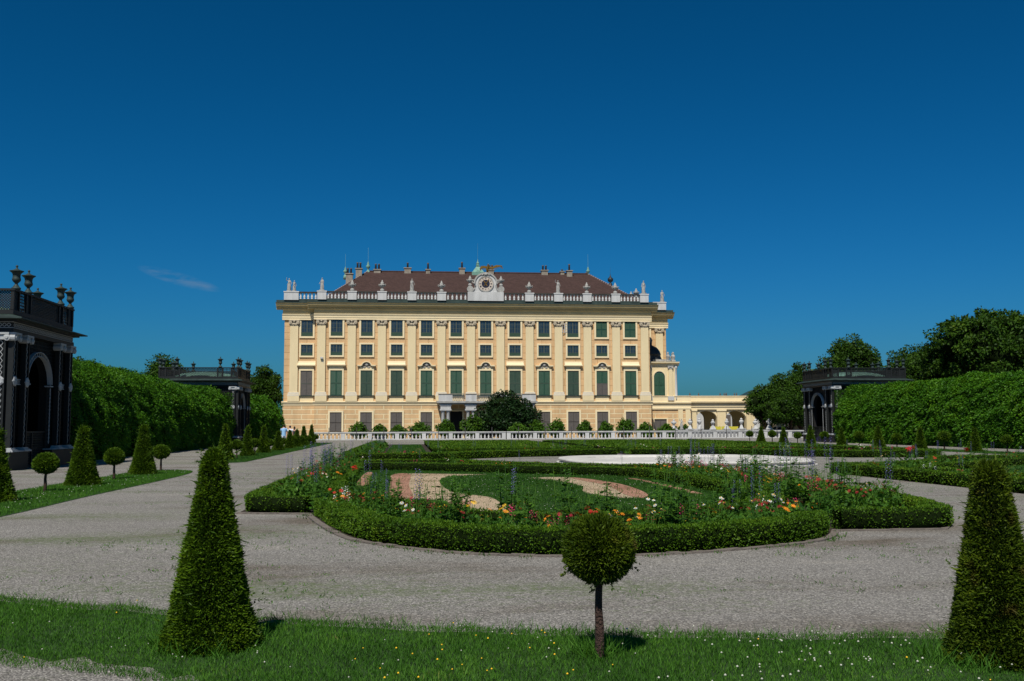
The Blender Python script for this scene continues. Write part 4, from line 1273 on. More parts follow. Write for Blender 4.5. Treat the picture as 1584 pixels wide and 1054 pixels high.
def column_parts(parent, y, face):
    """a flat trellis column on the garden face (face 'x') or the near/far side ('y-','y+')"""
    c = MB()
    if face == 'x':
        c.box(-0.10, 0.10, y - 0.20, y - 0.14, 0.86, 5.0); c.box(-0.10, 0.10, y + 0.14, y + 0.20, 0.86, 5.0); c.box(-0.12, 0.0, y - 0.14, y + 0.14, 0.86, 5.0)
    else:
        yy = 0.0 if face == 'y-' else PW
        sg = -1 if face == 'y-' else 1
        a, b = sorted((yy + sg * 0.10, yy - sg * 0.10)); a2, b2 = sorted((yy, yy - sg * 0.12))
        c.box(y - 0.20, y - 0.14, a, b, 0.86, 5.0); c.box(y + 0.14, y + 0.20, a, b, 0.86, 5.0); c.box(y - 0.14, y + 0.14, a2, b2, 0.86, 5.0)
    col = c.build('column', M['lattice'], parent)
    def P(x, s, z):   # x outward, s sideways
        if face == 'x': return (x, y + s, z)
        return (y + s, (-x if face == 'y-' else PW + x), z)
    side = (0, 1, 0) if face == 'x' else (1, 0, 0)
    ch = MB(); chain(ch, P(0.05, 0, 0.95), P(0.05, 0, 3.22), side); ch.build('trellis_chain', M['lattwhite'], col)
    ch = MB(); chain(ch, P(0.05, 0, 3.62), P(0.05, 0, 4.98), side); ch.build('trellis_chain', M['lattwhite'], col)
    md = MB(); ctr = Vector(P(0.10, 0, 3.42))
    n = 14; ring0 = []; ax = Vector(P(1, 0, 0)) - Vector(P(0, 0, 0)); s = Vector(side)
    for (r, o) in ((0.19, -0.02), (0.19, 0.03), (0.13, 0.06), (0.06, 0.05), (0.005, 0.08)):
        for k in range(n):
            a = 2 * math.pi * k / n; rr_ = r * (1 + (0.08 if k % 2 else -0.05) * (r > 0.12))
            ring0.append(ctr + ax * o + s * (rr_ * math.cos(a)) + Vector((0, 0, rr_ * math.sin(a))))
    md.add(ring0, [(i * n + k, i * n + (k + 1) % n, (i + 1) * n + (k + 1) % n, (i + 1) * n + k) for i in range(4) for k in range(n)])
    md.build('medallion', M['lattwhite'], col)
    cp = MB()
    def bx(x0, x1, s0, s1, z0, z1):
        a, b = P(x0, s0, z0), P(x1, s1, z1)
        cp.box(min(a[0], b[0]), max(a[0], b[0]), min(a[1], b[1]), max(a[1], b[1]), z0, z1)
    bx(-0.12, 0.2, -0.34, 0.34, 5.20, 5.28); bx(-0.12, 0.14, -0.22, 0.22, 5.0, 5.2)
    for sg in (-1, 1):
        v = []
        for (o, r) in ((-0.12, 0.13), (0.19, 0.13), (0.20, 0.07), (0.23, 0.05), (0.23, 0.003)):
            for k in range(10):
                a = 2 * math.pi * k / 10
                q = P(o, sg * 0.26 + r * math.cos(a), 5.08 + r * math.sin(a)); v.append(q)
        cp.add(v, [(i * 10 + k, i * 10 + (k + 1) % 10, (i + 1) * 10 + (k + 1) % 10, (i + 1) * 10 + k) for i in range(4) for k in range(10)])
    cp.build('capital', M['lattwhite'], col)
    cb = MB(); cp = cb
    bx2 = lambda x0, x1, s0, s1, z0, z1: cb.box(min(P(x0, s0, 0)[0], P(x1, s1, 0)[0]), max(P(x0, s0, 0)[0], P(x1, s1, 0)[0]), min(P(x0, s0, 0)[1], P(x1, s1, 0)[1]), max(P(x0, s0, 0)[1], P(x1, s1, 0)[1]), z0, z1)
    bx2(-0.12, 0.26, -0.34, 0.34, 0.702, 0.76); bx2(-0.12, 0.22, -0.30, 0.30, 0.762, 0.80); bx2(-0.12, 0.16, -0.24, 0.24, 0.802, 0.86)
    cb.build('column_base', M['lattwhite'], col)


def make_pavilion(label, loc, rotz, scale=None):
    t = thing('trellis_pavilion', label, 'pavilion', loc, rotz, None, scale)
    W = PW
    pl = MB(); pl.box(-W - 0.15, 0.15, -0.15, 1.75, 0, 0.7); pl.box(-W - 0.15, 0.15, 4.45, W + 0.15, 0, 0.7); pl.box(-W - 0.15, -0.3, 1.75, 4.45, 0, 0.12)
    pl.build('plinth', M['lattice'], t)
    pc = MB(); pc.box(-W - .19, .19, -.19, 1.79, .70, .742); pc.box(-W - .19, .19, 4.41, W + .19, .70, .742); pc.build('plinth_cap', M['lattwhite'], t)
    a0, a1, zs, vr = 1.72, 4.5, 3.45, 1.20
    yc = (a0 + a1) / 2; hr = (a1 - a0) / 2
    archpts = [(yc - hr * math.cos(math.pi * k / 20), zs + vr * math.sin(math.pi * k / 20)) for k in range(21)]
    bk = MB()
    bk.box(-0.5, -0.2, 0.02, a0, 0.75, 5.3); bk.box(-0.5, -0.2, a1, W - 0.02, 0.75, 5.3)
    top = [(a0, zs)] + archpts[1:-1] + [(a1, zs), (a1, 5.3), (a0, 5.3)]
    n2 = len(archpts)
    for k in range(n2 - 1):
        (y0, z0), (y1, z1) = archpts[k], archpts[k + 1]
        bk.prism_x([(y0, z0), (y1, z1), (y1, 5.3), (y0, 5.3)], -0.5, -0.2)
    bk.box(-W + 0.02, -0.5, 0.1, 0.2, 0.75, 5.3); bk.box(-W + 0.02, -0.5, W - 0.2, W - 0.1, 0.75, 5.3); bk.box(-W + 0.1, -W + 0.2, 0.2, W - 0.2, 0.12, 5.3)
    bk.build('inner_wall', M['dark'], t)  # near-black backing behind the lattice, standing in for the shade inside
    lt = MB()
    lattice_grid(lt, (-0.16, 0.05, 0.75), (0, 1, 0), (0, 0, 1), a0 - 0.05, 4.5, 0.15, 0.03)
    lattice_grid(lt, (-0.16, a1, 0.75), (0, 1, 0), (0, 0, 1), W - 0.05 - a1, 4.5, 0.15, 0.03)
    for k in range(1, 18):
        y = a0 + (a1 - a0) * k / 18
        z = zs + vr * math.sqrt(max(0, 1 - ((y - yc) / hr) ** 2))
        lt.bar((-0.16, y, z), (-0.16, y, 5.25), 0.03, 0.015)
    for zz in (4.75, 4.9, 5.05, 5.2): lt.bar((-0.16, a0, zz), (-0.16, a1, zz), 0.03, 0.015)
    lattice_grid(lt, (-W + 0.05, 0.04, 0.75), (1, 0, 0), (0, 0, 1), W - 0.2, 4.5, 0.15, 0.03, nrm=(0, 1, 0))
    lattice_grid(lt, (-W + 0.05, W - 0.04, 0.75), (1, 0, 0), (0, 0, 1), W - 0.2, 4.5, 0.15, 0.03, nrm=(0, 1, 0))
    lt.build('wall_lattice', M['lattice'], t)
    ar = MB()
    for ro, ri in ((1.06, 1.042), (0.93, 0.915)):
        for k in range(20):
            pts = []
            for kk, s in ((k, ro), (k + 1, ro), (k + 1, ri), (k, ri)):
                a = math.pi * kk / 20; pts.append((yc - (hr + 0.02) * s * math.cos(a), zs + (vr + 0.02) * s * math.sin(a)))
            ar.prism_x(pts, -0.14, 0.02)
    for k in range(40):
        a = math.pi * (k + .5) / 40; b = a + (0.06 if k % 2 else -0.06)
        ar.bar((-0.04, yc - hr * 0.93 * math.cos(a), zs + vr * 0.93 * math.sin(a)), (-0.04, yc - hr * 1.05 * math.cos(b), zs + vr * 1.05 * math.sin(b)), 0.016, 0.02, (1, 0, 0))
    ar.build('arch_band', M['lattwhite'], t)
    im = MB()
    for y0, y1 in ((a0 - 0.10, a0 + 0.30), (a1 - 0.30, a1 + 0.10)):
        im.box(-0.18, 0.05, y0, y1, zs - 0.10, zs - 0.05)
    for y in (a0 + 0.10, a1 - 0.10): chain(im, (0.0, y, 0.95), (0.0, y, zs - 0.15), (0, 1, 0), 0.05, 0.16, 0.018)
    for y0, y1 in ((0.52, 1.22), (5.52, 6.28)):
        im.box(-0.12, -0.05, y0, y1, 3.50, 3.53); im.box(-0.12, -0.05, y0, y1, 3.31, 3.34); chain(im, (-0.08, y0, 3.42), (-0.08, y1, 3.42), (0, 0, 1), 0.07, 0.14, 0.018)
    im.build('impost', M['lattwhite'], t)
    gt = MB(); lattice_grid(gt, (-0.25, a0, 0.12), (0, 1, 0), (0, 0, 1), a1 - a0, 1.32, 0.10, 0.035)
    gt.box(-0.30, -0.20, a0, a1, 1.42, 1.48); gt.box(-0.30, -0.20, yc - 0.04, yc + 0.04, 0.12, 1.42)
    gt.build('gate', M['lattice'], t)
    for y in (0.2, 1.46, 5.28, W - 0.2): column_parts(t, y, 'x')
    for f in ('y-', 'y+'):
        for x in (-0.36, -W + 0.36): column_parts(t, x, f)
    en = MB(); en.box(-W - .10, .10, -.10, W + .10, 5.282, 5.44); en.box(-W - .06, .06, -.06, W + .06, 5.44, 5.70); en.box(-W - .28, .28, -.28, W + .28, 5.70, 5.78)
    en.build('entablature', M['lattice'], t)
    fr = MB()
    chain(fr, (0.075, 0, 5.57), (0.075, W, 5.57), (0, 0, 1), 0.07, 0.16, 0.022)
    chain(fr, (-W, -0.075, 5.57), (0, -0.075, 5.57), (0, 0, 1), 0.07, 0.16, 0.022)
    chain(fr, (-W, W + 0.075, 5.57), (0, W + 0.075, 5.57), (0, 0, 1), 0.07, 0.16, 0.022)
    for z in (5.45, 5.67):
        fr.box(0.06, 0.10, -.1, W + .1, z, z + .022); fr.box(-W, 0.06, -.10, -.06, z, z + .022); fr.box(-W, .06, W + .06, W + .10, z, z + .022)
    fr.build('frieze_chain', M['lattwhite'], t)
    ev = MB(); e = 0.55
    ev.add([(-W - e, -e, 5.78), (e, -e, 5.78), (e, W + e, 5.78), (-W - e, W + e, 5.78), (-W - e, -e, 5.83), (e, -e, 5.83), (e, W + e, 5.83), (-W - e, W + e, 5.83), (-W, 0, 5.98), (0, 0, 5.98), (0, W, 5.98), (-W, W, 5.98)],
           [(3, 2, 1, 0), (0, 1, 5, 4), (1, 2, 6, 5), (2, 3, 7, 6), (3, 0, 4, 7), (4, 5, 9, 8), (5, 6, 10, 9), (6, 7, 11, 10), (7, 4, 8, 11), (8, 9, 10, 11)])
    ev.build('eaves', M['eaves'], t)
    pr = MB(); bb = 0.06
    for z0, z1, ww in ((5.99, 6.17, .05), (6.90, 6.98, .09)):
        pr.box(-ww, ww, -ww, W + ww, z0, z1); pr.box(-W - ww, -W + ww, -ww, W + ww, z0, z1)
        pr.box(-W + ww, -ww, -ww, ww, z0, z1); pr.box(-W + ww, -ww, W - ww, W + ww, z0, z1)
    cuts = (0.0, 0.55, 1.3, 1.75, W - 1.75, W - 1.3, W - 0.55, W)
    for y in cuts:
        for x in (0.0, -W): pr.box(x - bb, x + bb, y - bb, y + bb, 6.17, 6.90)
        for yy in (0.0, W):
            if y not in (0.0, W): pr.box(-y - bb, -y + bb, yy - bb, yy + bb, 6.17, 6.90)
    pr.build('parapet_frame', M['lattice'], t)
    pg = MB()
    for i in range(len(cuts) - 1):
        y0, y1 = cuts[i] + bb, cuts[i + 1] - bb; st = 0.10 if i % 2 == 0 else 0.13
        for x in (0.0, -W): lattice_grid(pg, (x, y0, 6.17), (0, 1, 0), (0, 0, 1), y1 - y0, 0.73, st, 0.042, i % 2 == 0 or i == 3)
        for yy in (0.0, W): lattice_grid(pg, (-y1, yy, 6.17), (1, 0, 0), (0, 0, 1), y1 - y0, 0.73, st, 0.042, i % 2 == 0 or i == 3, nrm=(0, 1, 0))
    pg.build('parapet_lattice', M['lattice'], t)
    rf = MB(); n = 24; prof = [(3.1, 6.0), (2.9, 6.28), (2.3, 6.52), (1.5, 6.66), (0.6, 6.74), (0.02, 6.76)]
    rf.lathe(prof, n, (-W / 2, W / 2, 0)); rf.build('roof', M['copper'], t, smooth=True)
    return t


def uni_h(x): return x


pav_near = make_pavilion('near dark green trellis pavilion with arch, cut off by the left edge', (-15.15, 39.9, 0), 0)
pav_far = dup(pav_near, (-15.15, 91.2, 0), 0, None, 'dark trellis pavilion rising from the left hedge, near the palace')
pav_right = dup(pav_near, (39.5, 96.2, 0), math.pi, (1.05, 1, 1), 'dark trellis pavilion at the far end of the right hedge')

urn_mb = MB()
urn_mb.lathe([(0.17, 0.0), (0.17, 0.07), (0.14, 0.08), (0.10, 0.14), (0.06, 0.20), (0.055, 0.24), (0.10, 0.28), (0.15, 0.34), (0.165, 0.40), (0.15, 0.44), (0.14, 0.50), (0.145, 0.58), (0.17, 0.64), (0.23, 0.69), (0.265, 0.71), (0.26, 0.73), (0.15, 0.76), (0.07, 0.80), (0.035, 0.84), (0.03, 0.87), (0.05, 0.90), (0.045, 0.94), (0.01, 0.96)], 14)
urn_me = urn_mb.mesh('lidded_urn', M['urn'], True)
for (ox, oy, rz, nm) in ((-15.15, 39.9, 0, 'the near trellis pavilion at the left edge'), (-15.15, 91.2, 0, 'the left trellis pavilion near the palace'), (39.5, 96.2, math.pi, 'the right trellis pavilion')):
    for (lx, ly) in [(0, .28), (0, 1.52), (0, PW - 1.52), (0, PW - .28), (-PW, .28), (-PW, PW - .28), (-PW, 1.52), (-PW, PW - 1.52), (-1.52, 0), (-PW + 1.52, 0), (-1.52, PW), (-PW + 1.52, PW)]:
        c, s = math.cos(rz), math.sin(rz); lx = lx * (1.05 if rz else 1)
        o = put('lidded_urn', urn_me, None, (ox + lx * c - ly * s, oy + lx * s + ly * c, 6.98))
        tag(o, f'dark verdigris lidded urn on the parapet of {nm}', 'urn', f'urns on the parapet of {nm}')


# ------------------------------------------------------------------ tall creeper hedges
def tall_hedge(x_face, side, y0, y1, h, w, n, L, label, seed):
    """x_face: garden face; side: +1 when the body lies towards +x"""
    # cross section: face up, round shoulder, top, back shoulder
    prof = [(0.15, 0.0), (0.0, 0.8), (0.08, h - 2.9), (0.38, h - 1.7), (0.85, h - 0.75), (1.5, h - 0.15), (2.3, h), (w - 1.4, h), (w - 0.5, h - 0.25), (w, h - 1.0), (w, 0.0)]
    prof = np.array(prof)
    sg = np.diff(prof, axis=0); ln = np.linalg.norm(sg, axis=1); cum = np.concatenate([[0], np.cumsum(ln)])
    vis = cum[8]
    u = rng.uniform(0, vis + 0.5, n)
    # nearer leaves are denser
    yy = y0 + (y1 - y0) * rng.random(n) ** 1.25
    o = np.interp(u, cum, prof[:, 0]); z = np.interp(u, cum, prof[:, 1])
    k = np.clip(np.searchsorted(cum, u) - 1, 0, len(sg) - 1)
    nx = -sg[k, 1] / ln[k]; nz = sg[k, 0] / ln[k]
    N = np.stack([nx * side, np.zeros(n), nz], 1)
    P = np.stack([x_face + o * side, yy, z], 1)
    b = 0.20 * lump(P + seed, 0.55) + 0.17 * lump(P + seed, 1.5) + 0.10 * lump(P, 4.5)
    zz_ = P[:, 2] * 0.85 + 0.9 * lump(P * np.array([1, 1, 0.3]) + seed * 2, 1.3)
    b = b + 0.26 * ((-zz_) % 1.0 - 0.6) * (z < h - 0.4) * (0.6 + 0.4 * lump(P + 7.7, 0.9))
    P = P + N * (b + rng.normal(0, 0.06, n))[:, None]
    D = N * 0.7 + rng.normal(0, 0.45, (n, 3)) + np.array([0, 0, -0.55])
    dist = np.hypot(P[:, 0], P[:, 1])
    ll = L * rng.uniform(0.6, 1.4, n) * np.clip(dist / 60, 0.85, 1.5)
    LV = leaf_verts(P, D, ll, ll * 0.62, N=N + rng.normal(0, 0.35, (n, 3)))
    # ends
    for ye, sgn in ((y0, -1), (y1, 1)):
        m = n // 14; oo = rng.uniform(0, w, m); zz = rng.uniform(0, h - 0.2, m)
        Pe = np.stack([x_face + oo * side, np.full(m, ye), zz], 1) + np.array([0, sgn, 0]) * (0.15 * lump(np.stack([oo, zz, zz], 1), 1.5))[:, None]
        LV = np.concatenate([LV, leaf_verts(Pe, np.array([0, sgn * 0.7, -0.5]) + rng.normal(0, 0.45, (m, 3)), L, L * 0.6, N=np.array([[0, sgn, 0.0]]) + rng.normal(0, 0.35, (m, 3)))])
    core = MB()
    pr = [(x_face + (0.28 + a * (w - 0.5) / w) * side, max(zz - 0.3, 0) if zz > 1 else zz) for a, zz in prof]
    nseg = 40; m = len(pr)
    for i in range(nseg + 1):
        y = y0 + 0.15 + (y1 - y0 - 0.3) * i / nseg
        for (x, z_) in pr: core.v.append((x, y, z_))
    for i in range(nseg):
        for j in range(m):
            j2 = (j + 1) % m
            core.f.append((i * m + j, i * m + j2, (i + 1) * m + j2, (i + 1) * m + j))
    core.f.append(tuple(range(m))); core.f.append(tuple(reversed([nseg * m + j for j in range(m)])))
    return tag(put('creeper_hedge', leaf_mesh('creeper_hedge', LV, M['vine'], core, M['boxcore'])), label, 'hedge', 'tall creeper covered hedges')


tall_hedge(-15.45, -1, 46.9, 91.0, 4.95, 6.0, 175000, 0.096, 'tall creeper covered hedge between the two left trellis pavilions', 0.0)
tall_hedge(-15.2, -1, 98.2, 125.0, 4.9, 5.0, 44000, 0.14, 'tall creeper covered hedge from the far left pavilion to the palace corner', 3.0)
tall_hedge(39.5, 1, 48.0, 89.0, 5.1, 6.0, 195000, 0.102, 'tall creeper covered hedge along the right side of the garden', 6.0)


# ------------------------------------------------------------------ trees
def tree(name, x, y, h, rx, ry, zb, nleaf, L, label, group, seed, lobes=11, mat='treeleaf', trunk=True):
    r_ = random.Random(seed)
    t = thing(name, label, 'tree', (x, y, 0), 0, group)
    if name in ('chestnut_tree', 'linden_tree'): nleaf = int(nleaf * 2.3); L = L * 0.62
    lobes = int(lobes * 1.6) if name in ('chestnut_tree', 'linden_tree') else lobes
    cz = (h + zb) / 2; hz = (h - zb) / 2
    cs = []
    for k in range(lobes):
        a = k * 2.4 + r_.uniform(-.4, .4); e = -0.6 + 1.5 * (k + 0.5) / lobes
        rad = math.sqrt(max(0.05, 1 - min(1, abs(e)) ** 2)) * r_.uniform(0.45, 0.72)
        s = r_.uniform(0.26, 0.42)
        cs.append((rx * rad * math.cos(a), ry * rad * math.sin(a), cz + hz * e * 0.62, s * rx, s * ry, s * hz * 1.05))
    cs.append((0, 0, cz, 0.56 * rx, 0.56 * ry, 0.68 * hz)); cs.append((0, 0, h - 0.42 * hz, 0.4 * rx, 0.4 * ry, 0.42 * hz))
    cs = np.array(cs); vol = (cs[:, 3] * cs[:, 5]); pick = rng.choice(len(cs), nleaf, p=vol / vol.sum())
    tuft = name in ('chestnut_tree', 'linden_tree')
    if tuft:
        nt_ = max(60, nleaf // 55); tp_ = rng.choice(len(cs), nt_, p=vol / vol.sum()); td_ = unit(rng.normal(size=(nt_, 3)) + np.array([0, 0, 0.15])); pk = rng.integers(0, nt_, nleaf); pick = tp_[pk]
    d = unit(rng.normal(size=(nleaf, 3)))
    dl_ = d
    if tuft: d = td_[pk]
    rr_ = rng.uniform(0.78, 1.08, nleaf) ** 0.7
    C = cs[pick]
    P = C[:, :3] + d * C[:, 3:6] * (rr_ * (1 + 0.13 * lump(d * 1.0 + C[:, :3], 3.2) + 0.09 * lump(d * 1.0 + C[:, :3], 9.0)))[:, None]
    if tuft:
        P = C[:, :3] + d * C[:, 3:6] * rng.uniform(0.80, 1.08, nt_)[pk][:, None] + unit(dl_ + np.array([0, 0, 0.25])) * (rng.uniform(0.35, 0.75, nt_)[pk] * rng.uniform(0.5, 1.0, nleaf))[:, None] * np.array([1.1, 1.1, 0.75])
        d = unit(d * 0.5 + dl_)
    # open gaps
    keep = lump(P + seed, 2.6 / max(rx, 1) * 2) > -0.62
    P = P[keep]; d = d[keep]; n = len(P)
    D = d * 0.6 + rng.normal(0, 0.55, (n, 3)) + np.array([0, 0, -0.25])
    ll = L * rng.uniform(0.6, 1.5, n)
    LV = leaf_verts(P, D, ll, ll * 0.6, N=d + rng.normal(0, 0.4, (n, 3)) + np.array([0, 0, 0.3]))
    core = MB()
    for c in cs: core.ball((c[0], c[1], c[2]), (c[3] * 0.58, c[4] * 0.58, c[5] * 0.58), 10, 6)
    put('crown', leaf_mesh('crown', LV, M[mat], core, M['boxcore']), t)
    if trunk:
        m = MB(); m.tube([(0, 0, 0), (0.05, 0.02, zb * 0.6), (0.0, 0.05, zb + hz * 0.7)], [0.05 * rx + 0.12, 0.04 * rx + 0.09, 0.06], 9)
        for k in range(6):
            c = cs[k]; m.tube([(0.03, 0.02, zb * 0.75), (c[0] * 0.5, c[1] * 0.5, zb + (c[2] - zb) * 0.6), (c[0], c[1], c[2])], [0.14, 0.09, 0.04], 6)
        m.build('trunk', M['bark'], t, smooth=True)
    return t


TG = 'trees beyond the hedges'
tree('chestnut_tree', 55.2, 88, 12.5, 6.6, 6.0, 3.5, 26000, 0.42, 'largest dark tree rising above the right hedge at the right edge', TG, 1, 16)
tree('chestnut_tree', 52.6, 93, 9.6, 3.8, 4.5, 3.0, 13000, 0.38, 'lower rounded tree leaning left of the largest tree over the right hedge', TG, 2, 12)
tree('chestnut_tree', 62.0, 84, 12.3, 6.0, 6.0, 3.5, 16000, 0.42, 'tall dark tree cut off by the right edge above the hedge', TG, 21, 13)
tree('chestnut_tree', 53.2, 115, 12.3, 3.5, 3.5, 4.0, 9000, 0.40, 'round topped tree directly behind the right pavilion', TG, 3, 10)
tree('chestnut_tree', 56.6, 106, 10.4, 4.6, 4.4, 3.0, 10000, 0.40, 'broad low tree between the right pavilion and the largest tree', TG, 4, 12)
tree('linden_tree', 56.0, 138, 10.2, 4.6, 4.4, 1.2, 14000, 0.42, 'taller of the two bushy trees between the gallery and the right pavilion', TG, 5, 14)
tree('linden_tree', 50.4, 136, 7.4, 3.4, 3.4, 0.8, 9000, 0.40, 'lower bushy tree covering the right end of the arcaded gallery', TG, 6, 12)
tree('linden_tree', 50.5, 128, 6.0, 3.2, 3.0, 0.8, 7000, 0.38, 'small dark tree just behind the right pavilion near the balustrade', TG, 31, 10)
tree('linden_tree', -21.0, 150, 10.6, 3.0, 3.0, 2.0, 8000, 0.42, 'dark tree between the far left pavilion and the palace', TG, 7, 10)
tree('linden_tree', -24.2, 146, 9.4, 2.6, 3.0, 2.0, 6000, 0.42, 'smaller dark tree showing beside the far left pavilion parapet', TG, 8, 9)
tree('linden_tree', -25.6, 108, 9.2, 3.0, 3.0, 2.0, 6000, 0.36, 'tree crown just showing behind the urns of the far left pavilion', TG, 9, 9)
tree('linden_tree', -24.0, 74, 7.0, 2.6, 2.6, 2.0, 5000, 0.30, 'tree top peeping over the left hedge beside the near pavilion', TG, 10, 9)
tree('yew_tree', 13.1, 131, 6.2, 4.3, 3.2, -1.0, 16000, 0.30, 'huge dark dome shaped yew before the palace portico', None, 12, 16, 'darkyew', False)
SH = 'citrus shrubs along the palace'
shrubs = [(-6.3, 132, 2.2, 1.3), (-3.6, 132, 1.9, 1.3), (-1.1, 132, 1.8, 1.2), (1.6, 132, 2.2, 1.7), (5.0, 131, 2.5, 1.3), (8.5, 130, 3.1, 1.6), (14.0, 127.6, 1.95, 1.3), (16.7, 127.8, 2.35, 1.2), (19.3, 128, 2.5, 1.3), (23.2, 129, 2.3, 1.2), (25.9, 129, 2.15, 1.1), (28.4, 129, 2.6, 1.2), (31.2, 129, 2.0, 1.3), (34.0, 129, 1.8, 1.3), (36.6, 130, 1.7, 1.2)]
for i, (x, y, h, r) in enumerate(shrubs):
    tree('citrus_shrub', x, y, h, r, r, -0.25, 2200, 0.26, f'bright green citrus shrub behind the balustrade, {ORD[i]} shrub counted from the left', SH, 40 + i, 7, 'citrus', False)

# ------------------------------------------------------------------ hills
hm = MB(); nx_, ny_ = 60, 8
for j in range(ny_ + 1):
    for i in range(nx_ + 1):
        x = -200 + 2400 * i / nx_; y = 1500 + 900 * j / ny_
        hgt = 112 * math.exp(-((x - 990) / 270) ** 2) + 60 * math.exp(-((x - 1650) / 420) ** 2) + 3.5 * math.sin(x * 0.06) + 3 * math.sin(x * 0.023 + 1)
        hm.v.append((x, y, max(0, hgt) * math.sin(math.pi * min(1, j / 5) / 2) - 1))
for j in range(ny_):
    for i in range(nx_):
        a = j * (nx_ + 1) + i; hm.f.append((a, a + 1, a + nx_ + 2, a + nx_ + 1))
tag(hm.build('hills', M['hill'], smooth=True), kind='structure')


# ------------------------------------------------------------------ garden balustrade
def balu_mesh(h, r, mat):
    m = MB(); m.lathe([(r * .95, 0), (r * .95, h * .08), (r * .55, h * .14), (r * 1.0, h * .32), (r * .95, h * .42), (r * .5, h * .70), (r * .45, h * .78), (r * .75, h * .84), (r * .9, h * .90), (r * .9, h)], 8)
    return m.mesh('baluster', mat, True)


gb = balu_mesh(0.64, 0.115, M['white'])
BY = 126.3


def balustrade(x0, npan, label):
    t = thing('stone_balustrade', label, 'balustrade', (x0, BY, 0))
    P = 3.36; Lx = npan * P + 0.5
    b = MB(); b.box(0, Lx, -0.24, 0.24, 0, 0.12); b.build('plinth', M['white'], t)
    b = MB(); b.box(-0.03, Lx + 0.03, -0.23, 0.23, 0.87, 0.99); b.box(0, Lx, -0.18, 0.18, 0.782, 0.87); b.build('handrail', M['white'], t)
    cnt = 0
    for i in range(npan + 1):
        p = MB(); p.box(i * P, i * P + 0.5, -0.21, 0.21, 0.122, 0.781); p.build('pier', M['white'], t)
        if i < npan:
            for k in range(6):
                put('baluster', gb, t, (i * P + 0.5 + (P - 0.5) * (k + 0.5) / 6, 0, 0.12))
    return t


balustrade(-11.6, 7, 'white stone garden balustrade, left half up to the dark dome yew')
balustrade(12.55, 12, 'white stone garden balustrade, right half from the dome yew to the right pavilion')
post_me = MB().tube([(0, 0, 0), (0, 0, 1.55)], 0.045, 6).mesh('thin_post', M['post'])
for i in range(18):
    x = -9.6 + 3.36 * i
    if x > 49: break
    tag(put('thin_post', post_me, None, (x, BY - 1.4, 0)), 'thin grey post standing in the row before the white balustrade', 'post', 'thin posts before the balustrade')


# ------------------------------------------------------------------ figures (people and statues)
def skin_mesh(name, joints, edges, mat, sub=1, root=0):
    """joints: list of (x,y,z,rx,ry)"""
    me = bpy.data.meshes.new(name + '_tmp')
    me.from_pydata([j[:3] for j in joints], edges, [])
    o = bpy.data.objects.new(name + '_tmp', me); COL.objects.link(o)
    o.modifiers.new('skin', 'SKIN')
    for i, j in enumerate(joints):
        sv = me.skin_vertices[0].data[i]; sv.radius = (j[3], j[4]); sv.use_root = (i == root)
    sb = o.modifiers.new('sub', 'SUBSURF'); sb.levels = sub; sb.render_levels = sub
    dg = bpy.context.evaluated_depsgraph_get(); dg.update()
    out = bpy.data.meshes.new_from_object(o.evaluated_get(dg))
    out.name = name; out.materials.clear(); out.materials.append(mat)
    out.polygons.foreach_set('use_smooth', [True] * len(out.polygons)); out.update()
    bpy.data.objects.remove(o); bpy.data.meshes.remove(me)
    return out


def body_joints(h=1.75, stride=0.12, arm_l=(0, 0), arm_r=(0, 0), fem=False):
    """facing +y, standing at the origin; arm: (swing forward, out)"""
    k = h / 1.75; sh = 0.17 if fem else 0.195
    J = [(0, 0, 0.95, .14, .10), (0, 0, 1.12, .125 if not fem else .11, .095), (0, 0.01, 1.33, .15, .105), (0, 0.01, 1.46, .07, .06), (0, 0.02, 1.53, .052, .055), (0, 0.035, 1.63, .078, .095), (0, 0.03, 1.71, .06, .07)]
    E = [(0, 1), (1, 2), (2, 3), (3, 4), (4, 5), (5, 6)]
    for sg, (sw, ou) in ((-1, arm_l), (1, arm_r)):
        b = len(J)
        J += [(sg * sh, 0.0, 1.42, .052, .052), (sg * (sh + .04 + ou * .5), -0.02 + sw * .4, 1.14, .040, .040), (sg * (sh + .04 + ou), 0.03 + sw, 0.90, .030, .032), (sg * (sh + .04 + ou), 0.05 + sw, 0.80, .034, .018)]
        E += [(3, b), (b, b + 1), (b + 1, b + 2), (b + 2, b + 3)]
    for sg in (-1, 1):
        b = len(J); f = sg * stride
        J += [(sg * .095, 0, 0.88, .088, .09), (sg * .095, f * .5 + .02, 0.50, .058, .06), (sg * .095, f, 0.10, .038, .042), (sg * .10, f + 0.02, 0.04, .035, .035), (sg * .105, f + 0.16, 0.035, .036, .026)]
        E += [(0, b), (b, b + 1), (b + 1, b + 2), (b + 2, b + 3), (b + 3, b + 4)]
    return [tuple(v * k for v in j) for j in J], E


def clothing(mb, rings, seg=14):
    """rings: (x, y, z, rx, ry)"""
    vs = []
    for (x, y, z, a, b) in rings:
        for k in range(seg):
            t_ = 2 * math.pi * k / seg; vs.append((x + a * math.cos(t_), y + b * math.sin(t_), z))
    n = len(rings)
    mb.add(vs, [(i * seg + k, i * seg + (k + 1) % seg, (i + 1) * seg + (k + 1) % seg, (i + 1) * seg + k) for i in range(n - 1) for k in range(seg)])


def fingers(mb, c, s):
    for k, ln in enumerate((0.060, 0.070, 0.066, 0.052)):
        y = c[1] + 0.027 - 0.018 * k
        mb.tube([(c[0], y, c[2]), (c[0] - s * .006, y + .004, c[2] - ln * .6), (c[0] - s * .02, y + .008, c[2] - ln)], [0.009, 0.008, 0.006], 5)
    mb.tube([(c[0], c[1] + .03, c[2] + .04), (c[0] - s * .01, c[1] + .055, c[2] + .005), (c[0] - s * .015, c[1] + .055, c[2] - .03)], [0.011, 0.009, 0.007], 5)


